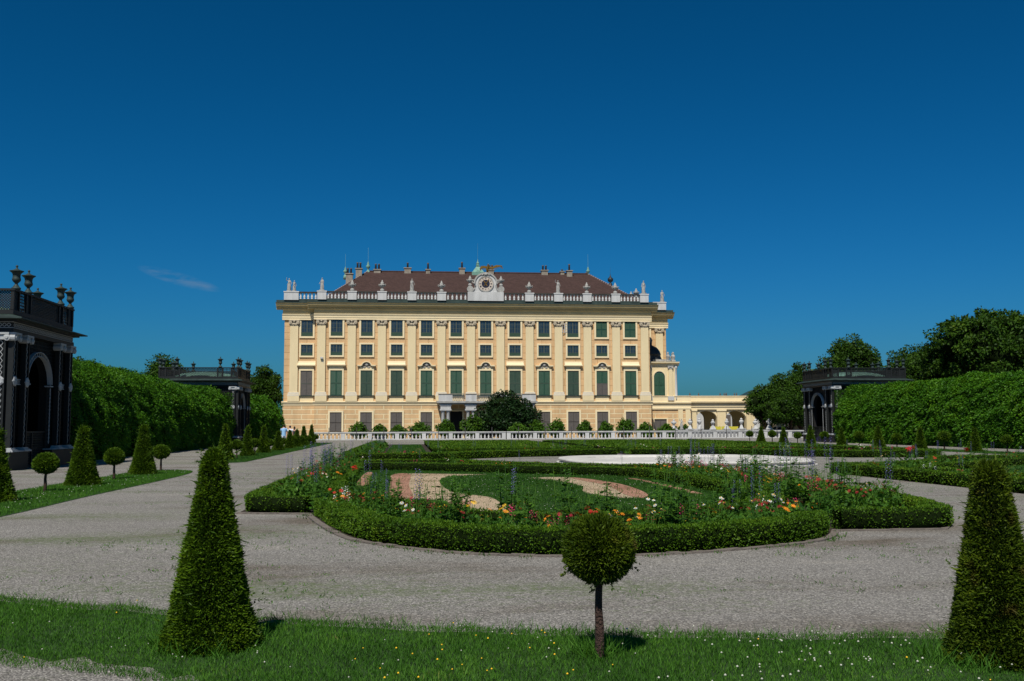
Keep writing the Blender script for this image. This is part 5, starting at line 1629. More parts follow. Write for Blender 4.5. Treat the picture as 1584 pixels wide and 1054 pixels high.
def person(loc, rotz, h, kind, label):
    fem = kind == 'dress'
    J, E = body_joints(h, 0.14, (0.08, 0.02), (-0.06, 0.02), fem)
    o = put('person', skin_mesh('person', J, E, M['skin'], 2), None, loc, rotz)
    k = h / 1.75
    # face, ears and fingers joined to the body mesh
    ex = MB()
    ex.add([(-.013 * k, .125 * k, 1.60 * k), (.013 * k, .125 * k, 1.60 * k), (0, .15 * k, 1.605 * k), (0, .122 * k, 1.655 * k)], [(0, 1, 2), (0, 2, 3), (1, 3, 2)])
    for s in (-1, 1): ex.ball((s * .078 * k, .03 * k, 1.625 * k), (.012 * k, .02 * k, .032 * k), 6, 4)
    for b, s in ((10, -1), (14, 1)): fingers(ex, J[b], s)
    import bmesh
    bm = bmesh.new(); bm.from_mesh(o.data); tmp = ex.mesh('tmp', M['skin'], True); bm.from_mesh(tmp); bm.to_mesh(o.data); bm.free(); bpy.data.meshes.remove(tmp)
    tag(o, label, 'person', 'people walking on the left path')
    hr = MB()
    hr.ball((0, .012 * k, 1.665 * k), (.087 * k, .105 * k, .095 * k), 12, 8)
    if fem: hr.ball((0, -.06 * k, 1.55 * k), (.06 * k, .04 * k, .14 * k), 8, 6)
    hr.build('hair', M['hair'], o, smooth=True)
    if kind != 'dress':
        sh = MB(); sm = M['blueshirt'] if kind == 'blue' else M['whiteshirt']
        clothing(sh, [(0, 0, .84 * k, .18 * k, .135 * k), (0, 0, 1.0 * k, .172 * k, .13 * k), (0, 0, 1.2 * k, .175 * k, .13 * k), (0, .01, 1.36 * k, .19 * k, .13 * k), (0, .01, 1.45 * k, .15 * k, .10 * k), (0, .015, 1.50 * k, .06 * k, .06 * k)])
        for b, s in ((7, -1), (11, 1)):
            a, c = Vector(J[b]), Vector(J[b + 1]); a3, c3 = Vector(a[:3]), Vector(c[:3])
            sh.tube([a3 - Vector((s * .05, 0, -.02)), a3, a3.lerp(c3, 0.75)], [.07 * k, .075 * k, .066 * k], 10)
        sh.build('shirt', sm, o, smooth=True)
        tr_ = MB(); clothing(tr_, [(0, 0, .80 * k, .165 * k, .125 * k), (0, 0, .98 * k, .16 * k, .118 * k)])
        for b in (15, 20):
            a3, c3 = Vector(J[b][:3]), Vector(J[b + 1][:3]); tr_.tube([a3, a3.lerp(c3, 0.45), c3.lerp(a3, 0.08)], [.105 * k, .098 * k, .088 * k], 10)
        tr_.build('shorts', M['shorts'] if kind == 'blue' else M['navy'], o, smooth=True)
        if kind == 'white':
            cp = MB(); cp.ball((0, .015 * k, 1.70 * k), (.092 * k, .11 * k, .07 * k), 12, 6); cp.box(-.06 * k, .06 * k, .10 * k, .19 * k, 1.68 * k, 1.69 * k); cp.build('cap', M['navy'], o, smooth=False)
    else:
        dr = MB(); clothing(dr, [(0, .03, .30 * k, .21 * k, .20 * k), (0, .02, .60 * k, .19 * k, .17 * k), (0, 0, .90 * k, .165 * k, .13 * k), (0, 0, 1.08 * k, .135 * k, .11 * k), (0, .01, 1.27 * k, .165 * k, .125 * k), (0, .02, 1.33 * k, .165 * k, .12 * k)])
        dr.build('dress', M['blackcloth'], o, smooth=True)
    for b in (19, 24):
        sh = MB(); j = J[b]; sh.ball((j[0], j[1] - .05 * k, .045 * k), (.052 * k, .14 * k, .05 * k), 8, 6); sh.build('shoe', M['hair'], o, smooth=True)
    return o


person((-10.55, 87.5, 0), 0.05, 1.84, 'blue', 'person in a light blue shirt and pale shorts walking away, leftmost of three')
person((-10.20, 89.0, 0), 0.0, 1.74, 'white', 'person in a white shirt and dark cap walking between two others')
person((-9.98, 90.4, 0), -0.1, 1.68, 'dress', 'person with bare shoulders in a black dress walking at right of the group')


def statue_mesh(v):
    """draped standing figure on a small base, about 2 m"""
    r_ = random.Random(v)
    arm = [((0.25, .10), (0.05, .12)), ((0.0, .15), (0.35, .0)), ((0.1, .05), (0.1, .2))][v % 3]
    J, E = body_joints(1.85, 0.05, arm[0], arm[1], v % 2 == 0)
    if v % 3 == 0:
        J[12] = (.42, .1, 1.55, .045, .045); J[13] = (.36, .18, 1.85, .04, .04); J[14] = (.34, .2, 1.97, .04, .03)
    me = skin_mesh('stone_statue', J, E, M['stat'], 1)
    ex = MB()
    clothing(ex, [(0, 0, .02, .30, .26), (.02, .02, .35, .27, .24), (.03, .02, .75, .235, .20), (0, 0, 1.0, .185, .15), (0, 0, 1.18, .17, .14), (0, .01, 1.38, .19, .14), (0, .01, 1.5, .10, .09)], 12)
    for k in range(6):     # folds of the drapery
        a = k * 1.05 + r_.uniform(-.2, .2); ex.tube([(.28 * math.cos(a), .24 * math.sin(a), .02), (.24 * math.cos(a + .2), .21 * math.sin(a + .2), .6), (.17 * math.cos(a + .5), .14 * math.sin(a + .5), 1.05)], [.045, .04, .02], 5)
    ex.tube([(-.2, .0, 1.45), (.05, .13, 1.25), (.22, .05, .95), (.24, -.1, .4)], [.05, .07, .07, .04], 6)
    ex.box(-.34, .34, -.30, .30, -.14, 0.03); ex.ball((0, .02, 1.76), (.10, .11, .11), 8, 6)
    import bmesh
    bm = bmesh.new(); bm.from_mesh(me); tmp = ex.mesh('tmp', M['stat'], True); bm.from_mesh(tmp); bm.to_mesh(me); bm.free(); bpy.data.meshes.remove(tmp)
    return me


stat_me = [statue_mesh(v) for v in range(3)]
su_mb = MB()
su_mb.lathe([(.30, 0), (.30, .12), (.34, .2), (.30, .36), (.16, .44), (.11, .52), (.16, .60), (.36, .78), (.44, .98), (.46, 1.08), (.30, 1.12), (.22, 1.20), (.30, 1.30), (.24, 1.40), (.12, 1.46), (.14, 1.56), (.09, 1.70), (.02, 1.78)], 14)
for s in (-1, 1): su_mb.tube([(s * .36, 0, .80), (s * .54, 0, .92), (s * .56, 0, 1.10), (s * .42, 0, 1.16)], .05, 6)
for k in range(8):
    a = k * math.pi / 4; su_mb.ball((.42 * math.cos(a), .42 * math.sin(a), 1.0), .07, 6, 4)
surn_me = su_mb.mesh('stone_urn', M['stat'], True)


# ------------------------------------------------------------------ the palace (local: u along the front, v into the building)
PX, PY = 10.93, 139.6
pal = thing('palace', 'long ochre baroque palace front with cream pilasters and a brown hipped roof', 'palace', (PX, PY, 0))
BAY = 4.151
PIL = [-22.83 + BAY * i for i in range(12)]
WIN = [(PIL[i] + PIL[i + 1]) / 2 for i in range(11)]
UL = -28.0          # left wing end
VL = 0.9            # left wing set back
VR = 9.0            # right wing set back
UR = 28.4


def bpart(name, mat, boxes, parent=None, smooth=False):
    m = MB()
    for b in boxes: m.box(*b)
    return m.build(name, M[mat], parent or pal, smooth=smooth)


bpart('wall', 'wall', [(-23.6, 23.6, 0, 24, 5.1, 18.9)])
bpart('wall', 'wall', [(UL, -23.6, VL, 23, 5.1, 18.9)])
bpart('wall', 'wall', [(23.6, UR, VR, 23, 5.1, 18.9)])
bpart('ground_floor_wall', 'rustic', [(-23.7, 23.7, -0.10, 24, 0, 4.62)])
bpart('ground_floor_wall', 'rustic', [(UL - .1, -23.7, VL - .1, 23, 0, 4.62)])
bpart('ground_floor_wall', 'rustic', [(23.7, 30.2, 2.4, 23, 0, 4.0)])


def xprof(mb, prof, u0, u1, v):
    mb.prism_x([(v + a, z) for a, z in prof][::-1], u0, u1)


# string course between the floors
SC = [(0.5, 4.62), (-0.16, 4.62), (-0.16, 4.80), (-0.24, 4.86), (-0.24, 4.98), (-0.34, 5.03), (-0.34, 5.12), (-0.1, 5.18), (0.5, 5.18)]
m = MB(); xprof(m, SC, -23.9, 23.9, 0); m.build('string_course', M['trim'], pal)
m = MB(); xprof(m, SC, UL - .25, -23.9, VL); m.build('string_course', M['trim'], pal)
# entablature: architrave, frieze, cornice, dentils, copper flashing
AR = [(0.5, 16.52), (-0.24, 16.52), (-0.24, 16.78), (-0.29, 16.80), (-0.29, 17.08), (-0.34, 17.1), (-0.40, 17.26), (-0.40, 17.32), (0.5, 17.32)]
FR = [(0.5, 17.322), (-0.24, 17.322), (-0.26, 17.8), (-0.36, 17.98), (0.5, 17.98)]
CO = [(0.5, 17.982), (-0.40, 17.982), (-0.42, 18.20), (-0.75, 18.24), (-0.78, 18.40), (-1.02, 18.46), (-1.05, 18.62), (-1.20, 18.78), (-1.20, 18.82), (0.5, 18.82)]
FL = [(0.5, 18.822), (-1.25, 18.822), (-1.25, 18.875), (-0.24, 18.98), (-0.24, 19.30), (0.5, 19.30)]
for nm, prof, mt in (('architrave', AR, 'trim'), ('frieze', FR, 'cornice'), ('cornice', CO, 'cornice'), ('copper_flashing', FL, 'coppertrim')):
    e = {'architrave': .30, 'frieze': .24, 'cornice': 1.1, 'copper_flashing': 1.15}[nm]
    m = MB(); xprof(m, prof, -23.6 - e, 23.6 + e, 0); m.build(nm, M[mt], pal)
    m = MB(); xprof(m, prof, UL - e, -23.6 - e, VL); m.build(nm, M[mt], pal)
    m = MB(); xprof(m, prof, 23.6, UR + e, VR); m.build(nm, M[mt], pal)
m = MB()
u = -24.2
while u < 24.2:
    m.box(u, u + 0.22, -0.56, -0.41, 18.0, 18.19); u += 0.44
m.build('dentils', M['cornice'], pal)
m = MB(); u = UL - .4
while u < -24.7:
    m.box(u, u + 0.22, VL - .56, VL - 0.41, 18.0, 18.19); u += 0.44
m.build('dentils', M['cornice'], pal)


# pilasters
def capital_mesh():
    m = MB()
    m.box(-.74, .74, -.44, 0, 16.38, 16.515); m.box(-.58, .58, -.28, 0, 15.72, 15.80)
    for s in (-1, 1):
        m.prism_y([(s * .52 + .24 * math.cos(a * .6283), 16.15 + .24 * math.sin(a * .6283)) for a in range(10)][::-1], -.42, 0)
        m.prism_y([(s * .52 + .09 * math.cos(a * .785), 16.15 + .09 * math.sin(a * .785)) for a in range(8)][::-1], -.47, -.42)
        m.ball((s * .26, -.28, 15.92), (.16, .10, .15), 7, 5)
    m.ball((0, -.30, 15.95), (.17, .12, .17), 7, 5); m.ball((0, -.40, 16.30), (.14, .10, .14), 7, 5)
    m.prism_y([(-.5, 15.8), (.5, 15.8), (.56, 16.38), (-.56, 16.38)], -.24, 0)
    return m.mesh('capital', M['caps'])


cap_me = capital_mesh()
pb = MB(); pb.box(-.80, .80, -.36, 0, 5.18, 6.12); pb.box(-.74, .74, -.34, 0, 6.12, 6.28, .05); pb.box(-.66, .66, -.30, 0, 6.28, 6.50, .05)
pbase_me = pb.mesh('pilaster_base', M['cream'])
pw = MB(); pw.box(-.82, .82, -.37, -.33, 5.95, 6.14); pw.box(-.74, .74, -.335, -.29, 6.18, 6.44); pworn = pw.mesh('worn_plinth_band', M['worn'])


def pilaster(u, v, shaft='cream'):
    s = MB(); s.box(-.56, .56, -.24, 0, 6.50, 15.72, 0.0)
    o = s.build('pilaster', M[shaft], pal, (u, v, 0))
    put('pilaster_base', pbase_me, o); put('capital', cap_me, o); put('plinth_band', pworn, o)


for u in PIL: pilaster(u, 0)
pilaster(-26.65, VL)
pilaster(27.3, VR)


# windows ------------------------------------------------------------
def frame_boxes(w, h, b, d, v0=0.0):
    return [(-w / 2 - b, -w / 2, -d, v0, -b, h + b), (w / 2, w / 2 + b, -d, v0, -b, h + b), (-w / 2, w / 2, -d, v0, h, h + b), (-w / 2, w / 2, -d, v0, -b, 0)]


def mk(boxes, name, mat):
    m = MB()
    for b in boxes: m.box(*b)
    return m.mesh(name, M[mat])


def louvres(w, h, split, name, mat):
    m = MB(); lw = w / 2
    for s in (0, 1):
        x0 = -lw + s * lw + 0.02; x1 = x0 + lw - 0.04
        for (z0, z1) in split:
            m.box(x0, x0 + .08, -.075, -.03, z0, z1); m.box(x1 - .08, x1, -.075, -.03, z0, z1)
            m.box(x0 + .08, x1 - .08, -.073, -.03, z0, z0 + .08); m.box(x0 + .08, x1 - .08, -.073, -.03, z1 - .08, z1)
            z = z0 + .1
            while z < z1 - .1:
                m.add([(x0 + .08, -.07, z), (x1 - .08, -.07, z), (x1 - .08, -.035, z + .075), (x0 + .08, -.035, z + .075)], [(0, 1, 2, 3)]); z += .08
    return m.mesh(name, M[mat])


WW = 1.62
sur = {}
sur['U'] = mk(frame_boxes(WW, 2.28, .24, .15), 'window', 'trim')
sur['M'] = mk(frame_boxes(WW, 1.55, .22, .15), 'window', 'trim')
sur['T'] = mk([(-WW / 2 - .22, -WW / 2, -.15, 0, 0, 3.67), (WW / 2, WW / 2 + .22, -.15, 0, 0, 3.67), (-WW / 2, WW / 2, -.15, 0, 3.45, 3.67), (-WW / 2 - .14, WW / 2 + .14, -.10, 0, 3.67, 3.98)], 'window', 'trim')
sur['G'] = mk([(-WW / 2 - .24, -WW / 2, -.25, -.1, 0, 2.89), (WW / 2, WW / 2 + .24, -.25, -.1, 0, 2.89), (-WW / 2, WW / 2, -.25, -.1, 2.65, 2.89)], 'window', 'trim')
pane = {k: mk([(-WW / 2, WW / 2, -.03, 0, 0, h)], 'pane', 'glass') for k, h in (('U', 2.28), ('M', 1.55), ('T', 3.45))}


def sash_boxes(w, h, nx, nz, t=.035, z0=0.0):
    b = [(-w / 2, -w / 2 + .08, -.075, -.03, z0, h), (w / 2 - .08, w / 2, -.075, -.03, z0, h), (-w / 2 + .08, w / 2 - .08, -.073, -.03, h - .08, h), (-w / 2 + .08, w / 2 - .08, -.073, -.03, z0, z0 + .08), (-.05, .05, -.08, -.03, z0 + .08, h - .08)]
    for i in range(1, nx):
        x = -w / 2 + w * i / nx
        if abs(x) > 0.05: b.append((x - t / 2, x + t / 2, -.055, -.03, z0 + .08, h - .08))
    for i in range(1, nz):
        z = z0 + (h - z0) * i / nz; b.append((-w / 2 + .08, w / 2 - .08, -.052, -.03, z - t / 2, z + t / 2))
    return b


sash = {'U': mk(sash_boxes(WW, 2.28, 4, 4), 'sash', 'sash'), 'M': mk(sash_boxes(WW, 1.55, 4, 3), 'sash', 'sash')}
blind = {'U': mk([(-WW / 2 + .02, WW / 2 - .02, -.09, -.06, 0.0, .52)], 'parapet_screen', 'shut_dark'), 'M': mk([(-WW / 2 + .02, WW / 2 - .02, -.09, -.06, 0.0, .42)], 'parapet_screen', 'shut_dark')}
halfup, halflo = (1.72, 3.43), (0.02, 1.66)
lv = {}
for c in ('green', 'grey', 'dark'):
    lv['T' + c] = louvres(WW, 3.45, [halflo, halfup], 'shutter', 'shut_' + c)
    lv['Tlo' + c] = louvres(WW, 3.45, [halflo], 'shutter', 'shut_' + c)
    lv['Tup' + c] = louvres(WW, 3.45, [halfup], 'shutter', 'shut_' + c)
lv['Ug'] = louvres(WW, 2.28, [(.02, 1.10), (1.16, 2.26)], 'shutter', 'shut_green')
lv['Gg'] = louvres(WW, 2.65, [(.02, 1.2), (1.26, 2.63)], 'shutter', 'shut_grey')
bar_me = mk([(-WW / 2, WW / 2, -.09, -.03, 1.66, 1.72)], 'transom', 'sash')
sill_me = mk([(-1.18, 1.18, -.28, 0, 5.86, 5.98)], 'window_sill', 'coppertrim')
apron_me = mk([(-.98, .98, -.10, 0, 5.19, 5.858)], 'window_apron', 'cream')
hd = MB()
hd.prism_x([(0, 9.98), (-.10, 9.98), (-.14, 10.06), (-.40, 10.12), (-.44, 10.26), (-.40, 10.30), (-.16, 10.48), (-.08, 10.76), (0, 10.76)][::-1], -1.22, 1.22)
hd.box(-1.32, 1.32, -.46, -.02, 10.13, 10.25)
hood_me = hd.mesh('window_hood', M['trim'])
sg = MB()
for s in (-1, 1):
    x0, x1 = sorted((s * .70, s * 1.26)); sg.box(x0, x1, -.42, 0, 10.06, 10.20); sg.box(x0 + .03, x1 - .03, -.34, 0, 9.96, 10.058)
n = 12
for k in range(n):
    q = []
    for kk, r_ in ((k, .74), (k + 1, .74), (k + 1, .60), (k, .60)):
        a = math.pi * kk / n; q.append((r_ * math.cos(a), 10.10 + r_ * 0.82 * math.sin(a)))
    sg.prism_y(q, -.42, 0)
seg_me = sg.mesh('segment_pediment', M['trim'])
sh = MB()
sh.ball((0, -.14, 10.26), (.24, .16, .24), 9, 6)
for k in range(7):
    a = math.pi * (k + .5) / 7; sh.tube([(0.12 * math.cos(a), -.12, 10.18 + .1 * math.sin(a)), (.55 * math.cos(a), -.10, 10.12 + .44 * math.sin(a))], [.05, .075], 6)
for s in (-1, 1):
    sh.tube([(s * .2, -.12, 10.0), (s * .45, -.12, 9.88), (s * .62, -.12, 9.98), (s * .52, -.12, 10.08)], .06, 6)
    sh.tube([(s * .08, -.12, 9.9), (s * .28, -.12, 9.78), (s * .42, -.12, 9.84)], .05, 6)
shell_me = sh.mesh('shell_ornament', M['stat'])


gpane_me = mk([(-WW / 2, WW / 2, -.12, -.1, 0, 2.65)], 'pane', 'dark')


def window(kind, u, v, z, fill):
    o = put('window', sur[kind], pal, (u, v, z))
    for nm, me in fill: put(nm, me, o)
    return o


tall = ['green', 'dark', 'dark', 'green', 'green', 'green', 'mix', 'green', 'dark', 'low', 'green']


def tall_fill(c):
    if c == 'mix': return [('pane', pane['T']), ('shutter', lv['Tdark']), ('transom', bar_me)]
    if c == 'low': return [('pane', pane['T']), ('shutter', lv['Tlogrey']), ('shutter', lv['Tupgreen']), ('transom', bar_me)]
    return [('pane', pane['T']), ('shutter', lv['T' + c]), ('transom', bar_me)]


for i, u in enumerate(WIN):
    window('U', u, 0, 14.24, [('pane', pane['U'])] + ([('shutter', lv['Ug'])] if i >= 9 else [('sash', sash['U']), ('parapet_screen', blind['U'])]))
    window('M', u, 0, 11.53, [('pane', pane['M']), ('sash', sash['M']), ('parapet_screen', blind['M'])])
    window('T', u, 0, 6.0, tall_fill(tall[i]))
    put('window_sill', sill_me, pal, (u, 0, 0)); put('window_apron', apron_me, pal, (u, 0, 0))
    if i % 2 == 0: put('window_hood', hood_me, pal, (u, 0, 0))
    else:
        p = put('segment_pediment', seg_me, pal, (u, 0, 0)); put('shell_ornament', shell_me, p)
    if i not in (4, 5, 6):
        o = window('G', u, 0, 1.0, [('pane', gpane_me)]); put('shutter', lv['Gg'], o, (0, -.1, 0))
u = -24.9
window('U', u, VL, 14.24, [('pane', pane['U']), ('sash', sash['U']), ('parapet_screen', blind['U'])]); window('M', u, VL, 11.53, [('pane', pane['M']), ('sash', sash['M']), ('parapet_screen', blind['M'])])
window('T', u, VL, 6.0, tall_fill('grey')); put('window_sill', sill_me, pal, (u, VL, 0)); put('window_apron', apron_me, pal, (u, VL, 0)); put('window_hood', hood_me, pal, (u, VL, 0))
window('U', 25.0, VR, 14.24, [('pane', pane['U']), ('shutter', lv['Ug'])])
# an open casement leaf and a camera on the front
m = MB()
for b in sash_boxes(0.75, 1.3, 2, 3): m.box(*b)
oc = m.build('open_casement', M['white'], pal, (WIN[8] - 1.22, -0.18, 14.9), rotz=R(12)); oc['label'] = 'open white casement leaf beside an upper window'
m = MB(); m.box(-.18, .18, -.50, -.24, 0, .22); m.bar((0, -.24, -.05), (0, -.40, 0.02), .06); m.tube([(0.05, -.2, 0), (.12, -.2, -.35), (.3, -.2, -.6)], .03, 6)
cam_o = m.build('security_camera', M['white'], pal, (-22.75, -.04, 11.05))

# portico with balcony
po = bpart('portico', 'stat', [(-6.9, 6.9, -3.3, -.4, 4.86, 5.12), (-6.7, 6.7, -3.1, -.4, 4.70, 4.858)])
colm = MB(); colm.lathe([(.34, 0), (.34, .12), (.30, .18), (.27, .22), (.26, 1.2), (.22, 3.5), (.25, 3.55), (.25, 3.62), (.33, 3.72), (.33, 3.82)], 14)
col_me = colm.mesh('column', M['white'], True)
impost_me = mk([(-.78, .78, -.42, .42, 3.822, 4.05), (-.70, .70, -.38, .38, 4.05, 4.45), (-.80, .80, -.44, .44, 4.45, 4.698)], 'impost_block', 'white')
for uc in (-5.72, -2.28, 2.28, 5.72):
    put('impost_block', impost_me, pal, (uc, -2.6, 0))
    for s in (-.36, .36): put('column', col_me, pal, (uc + s, -2.6, 0))
    put('impost_block', impost_me, pal, (uc, -.9, 0))
m = MB()
for a, b in ((-6.7, -4.8), (-3.0, -1.5), (1.5, 3.0), (4.8, 6.7)): m.box(a, b, -3.12, -2.80, 5.122, 6.02)
m.build('balcony_pier', M['white'], pal)
m = MB()
for a, b in ((-4.8, -3.0), (-1.5, 1.5), (3.0, 4.8)):
    k = 0
    x = a + .06
    while x < b - .1:
        for z in (5.25, 5.50, 5.75):
            m.lathe([(.09, -.03), (.12, 0), (.09, .03)], 8, (x + .06, -2.96, z + .0), 1, 1)
        m.bar((x, -2.96, 5.14), (x + .22, -2.96, 5.98), .05); m.bar((x + .22, -2.96, 5.14), (x, -2.96, 5.98), .05); x += .24
m.build('balcony_fretwork', M['stat'], pal)
m = MB(); m.box(-6.78, 6.78, -3.18, -2.74, 6.022, 6.12); m.build('balcony_rail', M['chimney'], pal)
for i in (4, 5, 6):
    d = MB(); d.box(-.85, .85, -.16, -.1, 0, 3.75); do = d.build('door', M['dark'], pal, (WIN[i], 0, 0))
    f = MB(); f.box(-1.1, -.85, -.24, -.1, 0, 3.95); f.box(.85, 1.1, -.24, -.1, 0, 3.95); f.box(-.85, .85, -.24, -.1, 3.75, 3.95); f.build('door_frame', M['trim'], do)

# roof balustrade
rb_me = balu_mesh(0.86, 0.17, M['white'])
pier_me = mk([(-.62, .62, -.36, .36, 19.302, 20.36), (-.68, .68, -.42, .42, 20.36, 20.52)], 'balustrade_pier', 'white')


def roof_rail(u0, u1, v, name='balustrade_rail'):
    bpart(name, 'rail', [(u0, u1, v - .20, v + .20, 20.322, 20.50)]); bpart('balustrade_plinth', 'coppertrim', [(u0, u1, v - .2, v + .2, 19.302, 19.46)])


RV = -0.05
for i, u in enumerate(PIL):
    if i in (5, 6): continue
    put('balustrade_pier', pier_me, pal, (u, RV, 0))
for i in range(11):
    a, b = PIL[i] + .62, PIL[i + 1] - .62
    if i == 5: continue
    if i == 4: b = -2.55
    if i == 6: a = 2.55
    roof_rail(a, b, RV)
    n = 6 if i not in (4, 6) else 5
    for k in range(n): put('baluster', rb_me, pal, (a + (b - a) * (k + .5) / n, RV, 19.46))
put('balustrade_pier', mk([(-1.0, 1.0, -.36, .36, 19.302, 20.36), (-1.06, 1.06, -.42, .42, 20.36, 20.52)], 'balustrade_pier', 'white'), pal, (-27.1, VL - .05, 0))
roof_rail(-26.1, PIL[0] - .62, VL - .05)
for k in range(5): put('baluster', rb_me, pal, (-26.1 + (2.6) * (k + .5) / 5, VL - .05, 19.46))
put('balustrade_pier', mk([(-1.0, 1.0, -.36, .36, 19.302, 20.36), (-1.06, 1.06, -.42, .42, 20.36, 20.52)], 'balustrade_pier', 'white'), pal, (27.4, VR - .05, 0))
roof_rail(23.6, 26.4, VR - .05)
for k in range(3): put('baluster', rb_me, pal, (24.0 + .9 * k, VR - .05, 19.46))
# side balustrades running back from the right corner
bpart('balustrade_rail', 'rail', [(PIL[11] - .2, PIL[11] + .2, .4, 8.0, 20.352, 20.5)])
for k in range(8): put('baluster', rb_me, pal, (PIL[11], .9 + k * .85, 19.46))
# roof
rm = MB()
rm.add([(-23.2, .9, 19.31), (23.2, .9, 19.31), (23.2, 23.6, 19.31), (-23.2, 23.6, 19.31), (-17.0, 12.2, 25.25), (17.0, 12.2, 25.25)], [(0, 1, 5, 4), (1, 2, 5), (2, 3, 4, 5), (3, 0, 4)])
roof = rm.build('roof', M['roof'], pal)
rm = MB(); rm.tube([(-17, 12.2, 25.28), (17, 12.2, 25.28)], .13, 8); rm.build('ridge_tiles', M['roof'], roof)
for s in (-1, 1):
    rm = MB()
    for k in range(26):
        a = Vector((s * 23.2, .9, 19.34)).lerp(Vector((s * 17, 12.2, 25.28)), k / 26); b = Vector((s * 23.2, .9, 19.34)).lerp(Vector((s * 17, 12.2, 25.28)), (k + .62) / 26); rm.bar(a, b, .20, .16)
    rm.build('hip_tiles', M['ridge'], roof)
rm = MB(); rm.add([(17.5, 20, 19.4), (28.0, 20, 19.4), (28.0, 36, 19.4), (17.5, 36, 19.4), (20.5, 27, 24.6), (24.2, 27, 24.6)], [(0, 1, 5, 4), (1, 2, 5), (2, 3, 4, 5), (3, 0, 4)]); rm.build('roof', M['roof'], pal)
# chimneys: (u, v, half width, z bottom, z top, pots, pot height)
for (u, v, hw, z0, z1, np_, ph) in [(-19.6, 8.6, .50, 21.0, 24.2, 2, .8), (-18.3, 10.6, .45, 22.0, 25.3, 2, .9), (-15.6, 12.0, .5, 24.2, 25.4, 2, .85), (-11.0, 12.0, .5, 24.2, 25.7, 1, .8), (-7.9, 12.0, .32, 24.2, 25.5, 1, 1.0), (-2.7, 11.9, .42, 24.2, 25.75, 1, .95), (1.75, 12.0, .45, 24.2, 25.55, 2, .75), (10.1, 12.0, .5, 24.2, 25.6, 2, .75), (13.9, 11.4, .42, 23.4, 25.5, 1, 1.0), (12.9, 12.2, .3, 24.3, 25.5, 1, .3), (17.0, 13.6, .55, 22.5, 24.6, 1, 1.0), (16.1, 13.4, .4, 22.5, 24.5, 1, .4)]:
    c = MB(); c.box(u - hw, u + hw, v - .4, v + .4, z0, z1); c.box(u - hw - .1, u + hw + .1, v - .5, v + .5, z1, z1 + .14)
    co = c.build('chimney', M['chimney'], pal); p = MB()
    for k in range(np_):
        x = u + (k - (np_ - 1) / 2) * hw * .95; p.lathe([(.16, 0), (.13, ph * .8), (.17, ph * .85), (.15, ph)], 8, (x, v, z1 + .14))
    p.build('chimney_pot', M['pot'], co, smooth=True)
# copper finials
fin = MB(); fin.lathe([(.30, -.5), (.26, .1), (.12, .2), (.12, .4), (.26, .6), (.30, .8), (.12, 1.0), (.16, 1.15), (.05, 1.35), (.014, 1.5), (.008, 3.4)], 10)
fin_me = fin.mesh('roof_finial', M['copper'], True)
for (u, v, z, s) in [(-20.35, 11.0, 24.3, 1.0), (-17.0, 12.2, 25.2, 1.1), (17.0, 12.2, 25.0, 1.0)]: put('roof_finial', fin_me, pal, (u, v, z), 0, (s, s, s))
fd = MB(); fd.lathe([(.3, -.4), (.25, .2), (.1, .3), (.42, .55), (.45, .95), (.2, 1.15), (.08, 1.4), (.02, 1.7), (.008, 2.8)], 10, (20.9, 14, 23.9)); fd.build('roof_finial', M['lead'], pal, smooth=True)
fd = MB(); fd.box(-.95, .95, 11.2, 13.2, 24.6, 25.25); fd.add([(-.9, 11.25, 25.25), (.9, 11.25, 25.25), (.9, 13.15, 25.25), (-.9, 13.15, 25.25), (-.22, 12.0, 26.2), (.22, 12.0, 26.2), (.22, 12.4, 26.2), (-.22, 12.4, 26.2)], [(0, 1, 5, 4), (1, 2, 6, 5), (2, 3, 7, 6), (3, 0, 4, 7), (4, 5, 6, 7)])
fd.lathe([(.22, 0), (.34, .15), (.2, .3), (.26, .5), (.12, .7), (.05, 1.0), (.014, 1.2), (.008, 3.6)], 10, (0, 12.2, 26.2)); ff = fd.build('roof_lantern', M['copper'], pal, (-.25, 0, 0))

# clock gable
cg = MB(); cg.box(-2.55, 2.55, -.40, .45, 19.302, 20.56)
out = []
for k in range(9):           # left foot sweeping up
    t_ = k / 8; out.append((-1.95 + .62 * t_ ** 1.6 - .0, 20.56 + 0.95 * t_))
top_c = [(1.62 * math.cos(a), 21.85 + 1.45 * math.sin(a)) for a in np.linspace(math.pi * 1.06, -math.pi * .06, 22)]
outline = out + top_c + [(-x, z) for x, z in out[::-1]]
cg.prism_y(outline, -.22, .30)
gable = cg.build('clock_gable', M['white'], pal)
m = MB()
for k in range(22):
    q = []
    for kk, r_ in ((k, 1.70), (k + 1, 1.70), (k + 1, 1.48), (k, 1.48)):
        a = math.pi * (1.02 - 1.04 * kk / 22); q.append((r_ * math.cos(a), 21.85 + r_ * .90 * math.sin(a)))
    m.prism_y(q[::-1], -.36, .32)
for k in range(24):
    q = []
    for kk, r_ in ((k, 1.16), (k + 1, 1.16), (k + 1, 1.02), (k, 1.02)):
        a = 2 * math.pi * kk / 24; q.append((r_ * math.cos(a), 21.75 + r_ * math.sin(a)))
    m.prism_y(q, -.34, -.2)
for s in (-1, 1):
    m.tube([(s * 1.5, -.2, 22.2), (s * 1.85, -.2, 22.25), (s * 1.9, -.2, 21.95), (s * 1.7, -.2, 21.85)], .10, 6)
    m.tube([(s * 1.9, -.25, 20.6), (s * 1.6, -.25, 21.0), (s * 1.45, -.25, 21.5)], .12, 6)
    m.tube([(s * .5, -.3, 22.95), (s * .25, -.36, 23.2), (0, -.36, 22.98)], .11, 6)
m.ball((0, -.32, 23.1), (.3, .18, .24), 9, 6)
for s in (-1, 1): m.prism_y([(s * 2.2 + .46 * math.cos(a * .5236), 20.98 + .46 * math.sin(a * .5236)) for a in range(12)], -.36, .3)
